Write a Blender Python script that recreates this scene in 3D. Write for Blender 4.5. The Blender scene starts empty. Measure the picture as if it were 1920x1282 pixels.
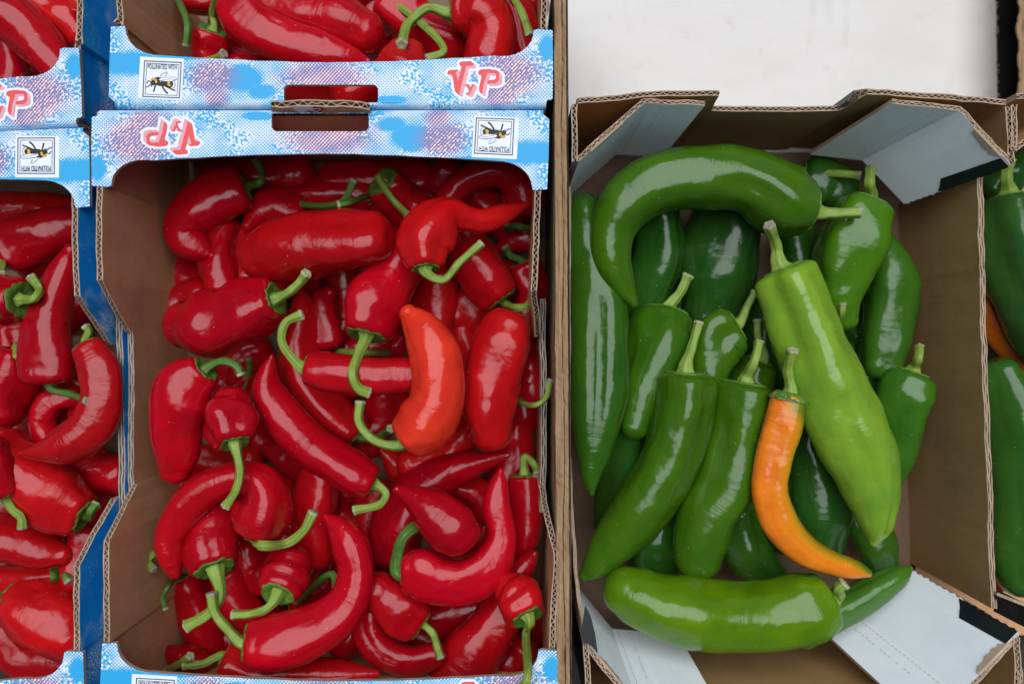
import bpy, bmesh, math, random
import numpy as np
from mathutils import Vector, noise as mnoise
from mathutils.geometry import tessellate_polygon

random.seed(7)
S = 0.0004            # metres per photo pixel on the plane of the crate rims (z = 0)
H = 0.62              # camera height above that plane
CU, CV = 960.0, 641.0
ZF = -0.17            # height of the crate floors

scene = bpy.context.scene
col = scene.collection

# ---------------------------------------------------------------- camera, sky, sun, exposure
cam_d = bpy.data.cameras.new('camera')
cam = bpy.data.objects.new('camera', cam_d)
col.objects.link(cam)
cam.location = (0, 0, H)
cam.rotation_euler = (0, 0, 0)
cam_d.sensor_width = 36.0
cam_d.lens = 36.0 * H / (1920 * S)
cam_d.clip_start = 0.01
cam_d.clip_end = 100
cam_d.dof.use_dof = True
cam_d.dof.focus_distance = H + 0.018
cam_d.dof.aperture_fstop = 2.8
scene.camera = cam

world = bpy.data.worlds.new('World')
scene.world = world
world.use_nodes = True
wn = world.node_tree
sky = wn.nodes.new('ShaderNodeTexSky')
sky.sky_type = 'NISHITA'
sky.sun_disc = False
SUN_EL, SUN_ROT = math.radians(73), math.radians(0)
sky.sun_elevation = SUN_EL
sky.sun_rotation = SUN_ROT
sky.dust_density = 0.5
sky.air_density = 0.45
sky.ozone_density = 0.6
wn.links.new(sky.outputs[0], wn.nodes['Background'].inputs[0])
wn.nodes['Background'].inputs[1].default_value = 0.05

sun_d = bpy.data.lights.new('sun', 'SUN')
sun = bpy.data.objects.new('sun', sun_d)
col.objects.link(sun)
sun_d.energy = 3.6
sun_d.angle = math.radians(61)          # overcast: the whole bright cloud overhead
sun_d.color = (0.93, 0.965, 1.0)
d_ = Vector((math.sin(SUN_ROT) * math.cos(SUN_EL), math.cos(SUN_ROT) * math.cos(SUN_EL), math.sin(SUN_EL)))
sun.rotation_euler = d_.to_track_quat('Z', 'Y').to_euler()
sun.location = (0.4, 1.0, 3.0)

scene.view_settings.view_transform = 'Standard'
scene.view_settings.look = 'None'
scene.view_settings.exposure = -0.06
scene.view_settings.gamma = 1.0
scene.view_settings.use_curve_mapping = False
scene.render.engine = 'CYCLES'
scene.cycles.max_bounces = 8


# ---------------------------------------------------------------- helpers
def P(u, v, z):
    """photo pixel at height z -> world point"""
    k = S * (H - z) / H
    return Vector(((u - CU) * k, -(v - CV) * k, z))


def W(u, v, z=0.0):
    """point straight below / above a pixel of the rim plane"""
    return Vector(((u - CU) * S, -(v - CV) * S, z))


def tag(o, label=None, cat=None, group=None, kind=None):
    if label: o['label'] = label
    if cat: o['category'] = cat
    if group: o['group'] = group
    if kind: o['kind'] = kind
    return o


def thing(name, loc, label, cat, group=None):
    o = bpy.data.objects.new(name, None)
    o.empty_display_size = 0.02
    o.location = loc
    col.objects.link(o)
    return tag(o, label, cat, group)


def wloc(o):
    v = Vector((0, 0, 0))
    while o is not None:
        v = v + o.location
        o = o.parent
    return v


def mesh_obj(name, verts, faces, mats, parent=None, midx=None, smooth=False, uvs=None, recalc=True):
    """verts in world coordinates; parents carry only translations"""
    off = wloc(parent) if parent is not None else Vector((0, 0, 0))
    me = bpy.data.meshes.new(name)
    me.from_pydata([(v[0] - off.x, v[1] - off.y, v[2] - off.z) for v in verts], [], faces)
    if midx is not None:
        me.polygons.foreach_set('material_index', midx)
    if uvs is not None:
        uvl = me.uv_layers.new(name='UVMap')
        li = np.empty(len(me.loops), dtype=np.int32)
        me.loops.foreach_get('vertex_index', li)
        uvl.data.foreach_set('uv', np.asarray(uvs, dtype=np.float32)[li].ravel())
    if recalc:
        bm = bmesh.new(); bm.from_mesh(me)
        bmesh.ops.recalc_face_normals(bm, faces=bm.faces)
        bm.to_mesh(me); bm.free()
    if smooth:
        me.polygons.foreach_set('use_smooth', [True] * len(me.polygons))
    for m in (mats if isinstance(mats, (list, tuple)) else [mats]):
        me.materials.append(m)
    o = bpy.data.objects.new(name, me)
    col.objects.link(o)
    if parent is not None:
        o.parent = parent
    return o


# ---------------------------------------------------------------- materials
class NT:
    def __init__(self, name):
        self.m = bpy.data.materials.new(name)
        self.m.use_nodes = True
        self.t = self.m.node_tree
        self.b = self.t.nodes['Principled BSDF']

    def n(self, kind, **kw):
        nd = self.t.nodes.new(kind)
        for k, v in kw.items():
            setattr(nd, k, v)
        return nd

    def set(self, sock, v):
        if hasattr(v, 'is_output'):
            self.t.links.new(v, sock)
        else:
            sock.default_value = v

    def math(self, op, a, b=0.0, c=None, clamp=False):
        nd = self.n('ShaderNodeMath', operation=op)
        nd.use_clamp = clamp
        self.set(nd.inputs[0], a); self.set(nd.inputs[1], b)
        if c is not None: self.set(nd.inputs[2], c)
        return nd.outputs[0]

    def mix(self, f, a, b, blend='MIX'):
        nd = self.n('ShaderNodeMix', data_type='RGBA', blend_type=blend)
        self.set(nd.inputs[0], f)
        for s, v in ((nd.inputs[6], a), (nd.inputs[7], b)):
            if not hasattr(v, 'is_output') and len(v) == 3: v = (*v, 1)
            self.set(s, v)
        return nd.outputs[2]

    def noise(self, vec, scale, detail=2.0, rough=0.5, dist=0.0):
        nd = self.n('ShaderNodeTexNoise')
        self.t.links.new(vec, nd.inputs['Vector'])
        nd.inputs['Scale'].default_value = scale
        nd.inputs['Detail'].default_value = detail
        nd.inputs['Roughness'].default_value = rough
        nd.inputs['Distortion'].default_value = dist
        return nd.outputs['Fac']

    def mapping(self, vec, scale=(1, 1, 1), loc=(0, 0, 0), rot=(0, 0, 0)):
        nd = self.n('ShaderNodeMapping')
        self.t.links.new(vec, nd.inputs[0])
        nd.inputs['Scale'].default_value = scale
        nd.inputs['Location'].default_value = loc
        nd.inputs['Rotation'].default_value = rot
        return nd.outputs[0]

    def ramp(self, f, lo, hi, a=0.0, b=1.0):
        nd = self.n('ShaderNodeMapRange')
        self.set(nd.inputs[0], f)
        for i, v in enumerate((lo, hi, a, b)):
            nd.inputs[1 + i].default_value = v
        return nd.outputs[0]

    def bump(self, h, dist=0.001, strength=1.0, normal=None):
        nd = self.n('ShaderNodeBump')
        nd.inputs['Strength'].default_value = strength
        nd.inputs['Distance'].default_value = dist
        self.t.links.new(h, nd.inputs['Height'])
        if normal is not None: self.t.links.new(normal, nd.inputs['Normal'])
        return nd.outputs[0]

    def tex(self):
        return self.n('ShaderNodeTexCoord')

    def out(self, color=None, rough=None, normal=None, spec=None):
        if color is not None:
            if not hasattr(color, 'is_output') and len(color) == 3: color = (*color, 1)
            self.set(self.b.inputs['Base Color'], color)
        if rough is not None: self.set(self.b.inputs['Roughness'], rough)
        if normal is not None: self.t.links.new(normal, self.b.inputs['Normal'])
        if spec is not None: self.b.inputs['Specular IOR Level'].default_value = spec
        return self.m


def mat_kraft(name, c=(0.61, 0.335, 0.17), dark=0.8):
    t = NT(name); tc = t.tex().outputs['Object']
    a = t.noise(t.mapping(tc, (300, 300, 1800)), 1.0, 3, 0.6)
    b = t.noise(tc, 38, 3, 0.6)
    f = t.noise(tc, 2600, 2, 0.7)
    k = t.math('ADD', t.math('MULTIPLY', a, 0.5), t.math('MULTIPLY', b, 0.5))
    sc = t.noise(t.mapping(tc, (60, 60, 14), (2, 5, 1)), 1.0, 5, 0.7)
    st = t.noise(t.mapping(tc, (14, 14, 18), (9, 1, 4)), 1.0, 4, 0.6)
    cc = t.mix(t.ramp(k, 0.3, 0.7), tuple(x * dark for x in c), tuple(min(1, x * 1.1) for x in c))
    cc = t.mix(t.ramp(sc, 0.60, 0.72, 0, 0.35), cc, tuple(min(1, x * 1.35) for x in c))
    cc = t.mix(t.ramp(st, 0.56, 0.72, 0, 0.30), cc, tuple(x * 0.55 for x in c))
    return t.out(cc, 0.85, t.bump(t.math('ADD', f, a), 0.00025, 0.35), 0.25)


def mat_plain(name, c, rough=0.6, spec=0.4, var=0.15, scale=60, bump=0.0):
    t = NT(name); tc = t.tex().outputs['Object']
    a = t.noise(tc, scale, 4, 0.6)
    cc = t.mix(t.ramp(a, 0.3, 0.7), tuple(x * (1 - var) for x in c), tuple(min(1, x * (1 + var)) for x in c))
    nm = t.bump(t.noise(tc, scale * 12, 3, 0.6), 0.0004, bump) if bump else None
    return t.out(cc, rough, nm, spec)


def halftone(name, ellipses, maroons, base=0.50, solid_all=False, blue=(0.02, 0.39, 0.74)):
    """two-ink screen print: blue dots of varying size and maroon dots, in print coordinates (UV * 100 = photo pixels)"""
    t = NT(name)
    uv = t.tex().outputs['UV']
    p = t.mapping(uv, (100, 100, 1))
    sep = t.n('ShaderNodeSeparateXYZ'); t.t.links.new(p, sep.inputs[0])
    x, y = sep.outputs[0], sep.outputs[1]
    warp = t.noise(uv, 5.0, 4, 0.7)
    rag = t.noise(uv, 22.0, 2, 0.6)

    def ell(cx, cy, rx, ry, soft, amt):
        dx = t.math('DIVIDE', t.math('SUBTRACT', x, cx), rx)
        dy = t.math('DIVIDE', t.math('SUBTRACT', y, cy), ry)
        d = t.math('SQRT', t.math('ADD', t.math('MULTIPLY', dx, dx), t.math('MULTIPLY', dy, dy)))
        d = t.math('ADD', d, t.math('MULTIPLY', t.math('SUBTRACT', warp, 0.5), amt))
        d = t.math('ADD', d, t.math('MULTIPLY', t.math('SUBTRACT', rag, 0.5), amt * 0.5))
        return t.ramp(d, 1.0 + soft, 1.0 - soft)

    cov = t.ramp(t.noise(uv, 1.6, 3, 0.55), 0.3, 0.7, base - 0.20, base + 0.22)
    for e in ellipses:
        cov = t.math('MAXIMUM', cov, t.math('MULTIPLY', ell(*e, 0.38, 0.6), 1.15))
    k = 2 * math.pi / 6.4
    s1 = t.math('SINE', t.math('MULTIPLY', t.math('ADD', x, y), k))
    s2 = t.math('SINE', t.math('MULTIPLY', t.math('SUBTRACT', x, y), k))
    reg = t.math('MULTIPLY_ADD', t.math('ADD', s1, s2), 0.25, 0.5)
    sto = t.ramp(t.noise(uv, 20.0, 1.5, 0.6), 0.33, 0.67)
    sel = t.ramp(t.noise(t.mapping(uv, (1, 1, 1), (7, 3, 0)), 1.3, 2, 0.5), 0.46, 0.54)
    mixn = t.n('ShaderNodeMix', data_type='FLOAT')
    t.set(mixn.inputs[0], sel); t.set(mixn.inputs[2], reg); t.set(mixn.inputs[3], sto)
    scr = mixn.outputs[0]
    bl = t.ramp(t.math('SUBTRACT', cov, scr), -0.06, 0.06)
    c = t.mix(bl, (0.79, 0.83, 0.86), blue)
    if maroons:
        mc = None
        for e in maroons:
            q = ell(*e, 0.40, 0.7)
            mc = q if mc is None else t.math('MAXIMUM', mc, q)
        l1 = t.math('SINE', t.math('MULTIPLY', t.math('ADD', x, t.math('MULTIPLY', y, 0.9)), 2 * math.pi / 6.8))
        l2 = t.math('SINE', t.math('MULTIPLY', t.math('SUBTRACT', x, t.math('MULTIPLY', y, 1.1)), 2 * math.pi / 8.5))
        ms = t.math('MULTIPLY_ADD', t.math('ADD', l1, t.math('MULTIPLY', l2, 0.5)), 0.33, 0.5)
        md = t.ramp(t.math('SUBTRACT', t.math('MULTIPLY', mc, 0.52), ms), -0.05, 0.05)
        tone = t.mix(t.noise(uv, 9, 2, 0.6), (0.30, 0.06, 0.17), (0.60, 0.10, 0.18))
        c = t.mix(md, c, tone)
    if solid_all:
        c = t.mix(t.ramp(t.noise(uv, 0.9, 2, 0.5), 0.46, 0.56), (0.008, 0.33, 0.72), c)
    tc = t.tex().outputs['Object']
    nm = t.bump(t.noise(t.mapping(tc, (250, 40, 40)), 1.0, 2, 0.5), 0.0003, 0.25)
    return t.out(c, 0.5, nm, 0.35)


M = {}
M['kraft'] = mat_kraft('kraft_board')
M['kraft_edge'] = mat_kraft('kraft_edge', (0.50, 0.36, 0.25), 0.75)
M['kraft_grey'] = mat_kraft('kraft_grey_edge', (0.44, 0.38, 0.32), 0.7)
M['kraft_warm'] = mat_kraft('kraft_warm', (0.47, 0.275, 0.11), 0.85)
M['kraft_floor_shaded'] = mat_kraft('kraft_floor_shaded', (0.23, 0.145, 0.095), 0.7)  # same kraft board, darkened: shade on the floors put into the colour
M['white_liner'] = mat_plain('white_liner', (0.90, 0.94, 0.965), 0.5, 0.3, 0.04, 30, 0.15)
M['black_print'] = mat_plain('black_print', (0.012, 0.014, 0.017), 0.4, 0.4, 0.3, 40, 0.1)
M['white_ink'] = mat_plain('white_ink', (0.82, 0.85, 0.90), 0.5, 0.3, 0.02, 60)
M['red_ink'] = mat_plain('red_ink', (0.80, 0.085, 0.085), 0.5, 0.3, 0.05, 200)
M['navy_ink'] = mat_plain('navy_ink', (0.05, 0.065, 0.13), 0.5, 0.3, 0.1, 200)
M['bee_black'] = mat_plain('bee_black', (0.015, 0.015, 0.018), 0.5, 0.3, 0.2, 200)
M['bee_yellow'] = mat_plain('bee_yellow', (0.75, 0.42, 0.03), 0.5, 0.3, 0.15, 400)
M['sticker_red'] = mat_plain('sticker_red', (0.36, 0.006, 0.02), 0.35, 0.4, 0.05, 200)
M['shadow_ink'] = mat_plain('shadow_ink', (0.80, 0.36, 0.42), 0.5, 0.3, 0.25, 900)
M['print'] = halftone('flange_print',
    [(240, 119, 92, 24), (456, 148, 42, 28), (490, 172, 30, 15), (735, 188, 32, 9), (1026, 90, 17, 26), (330, 108, 60, 6)],
    [(398, 145, 44, 34), (406, 184, 24, 20), (606, 148, 84, 34), (952, 140, 62, 44), (935, 178, 40, 22)])
M['print_side'] = halftone('side_print', [(60, 300, 200, 60), (60, 20, 200, 60), (80, 620, 240, 90)], [(30, 60, 26, 60), (40, 560, 22, 50), (50, 330, 25, 50)], 0.55, True)
# ---------------------------------------------------------------- boards of corrugated cardboard
def resample(pts, step):
    out = [pts[0].copy()]
    for a, b in zip(pts, pts[1:]):
        n = max(1, int((b - a).length / step))
        for i in range(1, n + 1):
            out.append(a.lerp(b, i / n))
    return out


def board(name, parent, rim, bot, side, T=0.0046, m_in='kraft', m_out='kraft', m_edge='kraft_edge', flute=True,
          period=0.0052, uv0=(0, 0), rough_edge=0.0, seed=0, bevel_end=0.0):
    """a panel of corrugated board: rim / bot are the inner face's top and bottom lines, side = +-1 says on which side the
    outer face lies; two liners with the fluted medium standing between them, open at the top edge"""
    rnd = random.Random(seed)
    if rough_edge:                              # handled board: the edge waves, dips and is crushed here and there
        r2, b2 = [rim[0].copy()], [bot[0].copy()]
        for i in range(len(rim) - 1):
            m = max(1, int((rim[i + 1] - rim[i]).length / 0.006))
            d = (rim[i + 1] - rim[i]); d.z = 0
            if d.length > 1e-9: d.normalize()
            for k in range(1, m + 1):
                q = rim[i].lerp(rim[i + 1], k / m)
                if k < m:
                    w_ = mnoise.noise(Vector((q.x * 55, q.y * 55, seed * 3.1)))
                    h_ = mnoise.noise(Vector((q.x * 90, q.y * 90, seed * 7.7 + 50)))
                    q = q + Vector((d.y, -d.x, 0)) * (w_ * 0.0011) + Vector((0, 0, min(0.0, h_ + 0.1) * 0.0022))
                r2.append(q); b2.append(bot[i].lerp(bot[i + 1], k / m))
        rim, bot = r2, b2
    n = len(rim)
    outs = []
    for i in range(n):
        a = rim[max(0, i - 1)]; b = rim[min(n - 1, i + 1)]
        t = (b - a); t.z = 0
        if t.length < 1e-9: t = Vector((1, 0, 0))
        t.normalize()
        o = Vector((t.y, -t.x, 0)) * side
        if 0 < i < n - 1:                       # mitre
            t1 = (rim[i] - rim[i - 1]); t1.z = 0; t1.normalize()
            c = max(0.55, abs(t1.dot(t)))
            o = o / c
        outs.append(o)
    if bevel_end:
        t = (rim[-1] - rim[-2]); t.z = 0; t.normalize()
        outs[-1] = outs[-1] - t * bevel_end
    L = 0.0009
    verts, faces, mi, uvs = [], [], [], []
    dist = 0.0
    for i in range(n):
        if i: dist += (rim[i] - rim[i - 1]).length
        for k in (0, L, T - L, T):
            j = Vector((0, 0, rnd.uniform(-1, 1) * rough_edge))
            verts.append(rim[i] + outs[i] * k + j); uvs.append((uv0[0] + dist / S / 100, uv0[1] + 0))
        dp = (rim[i] - bot[i]).length / S / 100
        for k in (0, L, T - L, T):
            verts.append(bot[i] + outs[i] * k); uvs.append((uv0[0] + dist / S / 100, uv0[1] + dp))
    for i in range(n - 1):
        a = i * 8; b = a + 8
        def q(x, y, m):
            faces.append((a + x, b + x, b + y, a + y)); mi.append(m)
        q(0, 4, 0); q(0, 1, 2); q(1, 5, 2)       # inner liner: face, top edge, back
        q(3, 7, 1); q(2, 3, 2); q(2, 6, 2)       # outer liner
        q(4, 7, 2)
    for i, s in ((0, 1), (n - 1, 1)):
        a = i * 8
        faces.append((a + 0, a + 3, a + 7, a + 4)); mi.append(2)
    ob = mesh_obj(name, verts, faces, [M[m_in], M[m_out], M[m_edge]], parent, mi, uvs=uvs)
    # the medium
    path = resample(rim, 0.00055)
    # interpolate outs along the path
    outp = []
    for a, b, oa, ob_ in zip(rim, rim[1:], outs, outs[1:]):
        m = max(1, int((b - a).length / 0.00055))
        if not outp: outp.append(oa)
        for i in range(1, m + 1): outp.append(oa.lerp(ob_, i / m))
    v2, f2 = [], []
    s = 0.0
    A = T / 2 - L
    ph = rnd.uniform(0, 6)
    for i, p in enumerate(path):
        if i: s += (p - path[i - 1]).length
        jit = rnd.uniform(-0.0003, 0.0002)
        if flute:
            amp = A * (0.8 + 0.35 * math.sin(s * 310 + ph) + 0.2 * math.sin(s * 97 + 2 * ph))
            c = T / 2 + amp * math.sin(2 * math.pi * s / period + 1.1 * math.sin(s * 170 + ph) + 0.7 * math.sin(s * 61))
            w = 0.00034
        else:
            c = T / 2 + 0.0003 * math.sin(s * 400 + ph)
            w = 0.0006
        c = min(max(c, L + w), T - L - w)
        d = 0.007
        v2 += [p + outp[i] * (c - w) + Vector((0, 0, jit)), p + outp[i] * (c + w) + Vector((0, 0, jit)),
               p + outp[i] * (c + w) - Vector((0, 0, d)), p + outp[i] * (c - w) - Vector((0, 0, d))]
    for i in range(len(path) - 1):
        a = i * 4; b = a + 4
        for x, y in ((0, 1), (1, 2), (2, 3), (3, 0)):
            f2.append((a + x, b + x, b + y, a + y))
    mesh_obj('corrugated_edge', v2, f2, [M[m_edge]], ob)
    return ob


def poly_sheet(name, loops, z0, z1, mats, parent, uv=True, dents=None):
    """flat panel from outline loops [(u, v)...] in rim-plane pixels: top at z0, underside at z1; mats = top, rest"""
    pts = [Vector((p[0], p[1], 0)) for lp in loops for p in lp]
    tris = tessellate_polygon([[Vector((p[0], p[1], 0)) for p in lp] for lp in loops])
    n = len(pts)
    verts = [W(p.x, p.y, z0) for p in pts] + [W(p.x, p.y, z1) for p in pts]
    faces, mi = [], []
    for t in tris:
        faces.append(tuple(t)); mi.append(0)
        faces.append(tuple(i + n for i in reversed(t))); mi.append(1)
    k = 0
    for lp in loops:
        m = len(lp)
        for i in range(m):
            j = (i + 1) % m
            faces.append((k + i, k + j, k + j + n, k + i + n)); mi.append(1)
        k += m
    uvs = [(p.x / 100, p.y / 100) for p in pts] * 2
    return verts, faces, mi, uvs


# ---------------------------------------------------------------- the printed flange (drawn once, shared by all crates)
FC = (620.0, 200.0)       # its origin in print coordinates
def arc(x0, y0, x1, y1, n, up):
    """quarter curve from (x0,y0) to (x1,y1)"""
    o = []
    for i in range(1, n):
        a = i / n * math.pi / 2
        if up: o.append((x0 + (x1 - x0) * (1 - math.cos(a)), y0 + (y1 - y0) * math.sin(a)))
        else: o.append((x0 + (x1 - x0) * math.sin(a), y0 + (y1 - y0) * (1 - math.cos(a))))
    return o

F_OUT = [(208, 51), (234, 49)]
F_OUT += arc(236, 56, 300, 104, 8, True)
rj = random.Random(3)
for i in range(0, 25):
    x = 300 + i * 26
    y = 104 + 13 * math.sin(math.pi * min(1, (x - 300) / 640)) + rj.uniform(-0.6, 0.6)
    F_OUT.append((x, y))
F_OUT += [(940, 106)] + arc(942, 106, 1000, 62, 8, False) + [(1001, 57), (1008, 55), (1036, 57), (1037, 120), (1036, 186), (1026, 188), (1024, 193), (215, 193), (214, 190), (204, 181), (205, 120)]
def rrect(x0, y0, x1, y1, r, n=4):
    o = []
    for cx, cy, a0 in ((x1 - r, y0 + r, -90), (x1 - r, y1 - r, 0), (x0 + r, y1 - r, 90), (x0 + r, y0 + r, 180)):
        for i in range(n + 1):
            a = math.radians(a0 + 90 * i / n)
            o.append((cx + r * math.cos(a), cy + r * math.sin(a)))
    return o
F_HOLE = rrect(532, 159, 709, 197, 10)
F_HOLE = list(reversed(F_HOLE))

def W0(x, y, z=0.0):       # print coordinates -> metres about the flange origin
    return Vector(((x - FC[0]) * S, -(y - FC[1]) * S, z))

def to_local(verts):
    o = W(FC[0], FC[1], 0)
    return [v - o for v in verts]

_v, _f, _m, _u = poly_sheet('flange', [F_OUT, F_HOLE], 0.0, -0.0040, None, None)
_v = to_local(_v)
# rolled outer fold
k0 = len(_v)
for i in range(41):
    x = 215 + (1024 - 215) * i / 40
    for (dy, z) in ((-7.5, 0.0001), (-3.5, -0.0005), (-0.5, -0.0019), (1.5, -0.0045), (2.5, -0.014)):
        _v.append(W0(x, 200 + dy, z)); _u.append((x / 100, (200 + dy - z / S) / 100))
for i in range(40):
    for j in range(4):
        a = k0 + i * 5 + j
        _f.append((a, a + 5, a + 6, a + 1)); _m.append(0)
flange0 = mesh_obj('flange', _v, _f, [M['print'], M['kraft_edge']], None, _m, uvs=_u)
FLANGE_MESH = flange0.data
bpy.data.objects.remove(flange0)


class Ink:
    """flat print: polygons of one ink lying a hair above the flange"""
    def __init__(s): s.v, s.f, s.m = [], [], []
    def poly(s, pts, z, m):
        k = len(s.v); s.q = getattr(s, 'q', 0) + 1; z = z + s.q * 1.5e-6
        s.v += [W0(x, y, z) for x, y in pts]
        for t in tessellate_polygon([[Vector((x, y, 0)) for x, y in pts]]):
            s.f.append(tuple(k + i for i in t)); s.m.append(m)
    def line(s, pts, w, z, m):
        for (x0, y0), (x1, y1) in zip(pts, pts[1:]):
            d = math.hypot(x1 - x0, y1 - y0) or 1
            nx, ny = -(y1 - y0) / d * w / 2, (x1 - x0) / d * w / 2
            ex, ey = (x1 - x0) / d * w * .35, (y1 - y0) / d * w * .35
            s.poly([(x0 - ex + nx, y0 - ey + ny), (x1 + ex + nx, y1 + ey + ny), (x1 + ex - nx, y1 + ey - ny), (x0 - ex - nx, y0 - ey - ny)], z, m)
    def ell(s, cx, cy, rx, ry, rot, z, m, n=18, part=(0, 360)):
        r = math.radians(rot)
        pts = []
        for i in range(n):
            a = math.radians(part[0] + (part[1] - part[0]) * i / (n if part == (0, 360) else n - 1))
            x, y = rx * math.cos(a), ry * math.sin(a)
            pts.append((cx + x * math.cos(r) - y * math.sin(r), cy + x * math.sin(r) + y * math.cos(r)))
        s.poly(pts, z, m)
    def ring(s, cx, cy, rx, ry, rot, w, z, m, n=16, part=(0, 360)):
        r = math.radians(rot); pts = []
        for i in range(n + 1):
            a = math.radians(part[0] + (part[1] - part[0]) * i / n)
            x, y = rx * math.cos(a), ry * math.sin(a)
            pts.append((cx + x * math.cos(r) - y * math.sin(r), cy + x * math.sin(r) + y * math.cos(r)))
        s.line(pts, w, z, m)
    def mesh(s, name, mats):
        me = bpy.data.meshes.new(name)
        me.from_pydata([tuple(v) for v in s.v], [], s.f)
        me.polygons.foreach_set('material_index', s.m)
        bm = bmesh.new(); bm.from_mesh(me)
        for f in bm.faces:
            f.normal_update()
            if f.normal.z < 0: f.normal_flip()
        uvl = bm.loops.layers.uv.new('UVMap')
        for f in bm.faces:
            for l in f.loops:
                l[uvl].uv = ((l.vert.co.x / S + FC[0]) / 100, (FC[1] - l.vert.co.y / S) / 100)
        bm.to_mesh(me); bm.free()
        for m in mats: me.materials.append(M[m])
        return me


Z1 = 0.00012
def bz(x, y):              # enlarged view of the emblem -> print coordinates
    return (250 + x / 9.143, 90 + y / 9.143)
ink = Ink()
ink.poly([bz(118, 152), bz(870, 188), bz(830, 905), bz(80, 862)], Z1, 0)
for m_, q in ((10, 9.5), (48, 4.5)):
    c = [bz(184 + m_, 215 + m_), bz(832 - m_, 245 + m_), bz(800 - m_, 868 - m_), bz(156 + m_, 845 - m_)]
    ink.line(c + [c[0]], 1.9 if m_ == 10 else 1.1, 2 * Z1, 1)
def B(a): return [bz(*p) for p in a]
def bell(cx, cy, rx, ry, rot, z, m, **k):
    c = bz(cx, cy); ink.ell(c[0], c[1], rx / 9.143, ry / 9.143, rot, z, m, **k)
def bring(cx, cy, rx, ry, rot, w, z, m, **k):
    c = bz(cx, cy); ink.ring(c[0], c[1], rx / 9.143, ry / 9.143, rot, w / 9.143, z, m, **k)
ink.poly(B([(440, 595), (520, 570), (600, 570), (680, 580), (690, 640), (640, 690), (590, 690), (530, 660), (440, 655), (400, 640)]), 3 * Z1, 2)
ink.poly(B([(355, 525), (420, 500), (480, 515), (480, 560), (440, 600), (400, 640), (350, 610)]), 3 * Z1, 2)
ink.poly(B([(295, 590), (330, 555), (375, 565), (385, 620), (350, 650), (310, 640), (298, 615)]), 3 * Z1, 2)
ink.poly(B([(300, 545), (330, 512), (375, 530), (410, 550), (415, 590), (400, 612), (380, 605), (370, 560), (335, 550), (310, 565)]), 4 * Z1, 3)
ink.poly(B([(585, 580), (630, 572), (640, 600), (625, 620), (650, 650), (620, 665), (580, 630), (595, 610)]), 4 * Z1, 3)
bell(690, 630, 26, 58, 5, 2.6 * Z1, 0)
bring(690, 630, 28, 60, 5, 7, 3.5 * Z1, 2, part=(-80, 100))
for a in ([(300, 580), (265, 565), (235, 605)], [(300, 630), (260, 665), (222, 670)], [(320, 640), (312, 665)]):
    ink.line(B(a), 1.5, 3 * Z1, 2)
ink.line(B([(385, 640), (368, 690), (352, 748)]), 2.6, 3 * Z1, 2)
ink.line(B([(490, 640), (520, 700), (550, 745), (588, 780)]), 3.0, 3 * Z1, 2)
ink.line(B([(600, 680), (650, 705), (712, 732)]), 2.6, 3 * Z1, 2)
bell(600, 540, 155, 36, -3, 3.6 * Z1, 0)
bring(600, 540, 155, 36, -3, 6, 4 * Z1, 1, part=(-170, 60))
ink.line(B([(470, 575), (560, 545), (660, 535), (740, 550)]), 0.5, 4.4 * Z1, 1)
bring(520, 470, 78, 26, -38, 6, 4 * Z1, 1, part=(-140, 80))
EMBLEM = ink.mesh('bee_emblem', ['white_ink', 'navy_ink', 'bee_black', 'bee_yellow'])

def font_mesh(txt, name, width, height, mat, x0, y0, skew=0.0):
    """lettering with its lower-left corner at print coordinates (x0, y0)"""
    cu = bpy.data.curves.new(name, 'FONT'); cu.body = txt; cu.size = 1.0
    cu.offset = 0.012
    ob = bpy.data.objects.new(name, cu); col.objects.link(ob)
    bpy.context.view_layer.update()
    me = bpy.data.meshes.new_from_object(ob.evaluated_get(bpy.context.evaluated_depsgraph_get()))
    bpy.data.objects.remove(ob)
    co = np.empty(len(me.vertices) * 3); me.vertices.foreach_get('co', co); co = co.reshape(-1, 3)
    mn, mx = co.min(0), co.max(0)
    x = x0 + (co[:, 0] - mn[0]) / (mx[0] - mn[0]) * width
    y = y0 - (co[:, 1] - mn[1]) / (mx[1] - mn[1]) * height + skew * (x - x0)
    co[:, 0] = (x - FC[0]) * S; co[:, 1] = -(y - FC[1]) * S; co[:, 2] = 4 * Z1
    me.vertices.foreach_set('co', co.ravel())
    me.materials.clear(); me.materials.append(M[mat])
    me.name = name
    return me

TXT = font_mesh('POLLINATED WITH', 'lettering', 54.5, 9.6, 'navy_ink', 277.3, 129.5, 0.035)

def vz(x, y):
    return (820 + x / 8.0, 90 + y / 8.0)
LET = [
    [(148, 385), (165, 350), (190, 335), (305, 330), (300, 355), (275, 365), (312, 500), (365, 280), (335, 265), (328, 235), (345, 215), (370, 207), (505, 203), (515, 222), (545, 235), (535, 262), (515, 270), (435, 272), (328, 695), (300, 690), (265, 655), (222, 400), (155, 398)],
    [(415, 550), (470, 550), (468, 562), (490, 610), (515, 565), (508, 550), (558, 550), (545, 572), (490, 690), (470, 702), (432, 702), (428, 680), (465, 675), (478, 655), (440, 570), (418, 570)],
    [(612, 385), (620, 350), (650, 330), (700, 325), (800, 322), (810, 332), (870, 335), (910, 350), (928, 390), (925, 480), (905, 515), (860, 535), (742, 535), (765, 490), (850, 482), (880, 465), (882, 400), (862, 382), (745, 382), (742, 410), (700, 520), (668, 698), (640, 675), (625, 630), (628, 590), (665, 430), (655, 405), (630, 408)],
]
ink = Ink()
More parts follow.
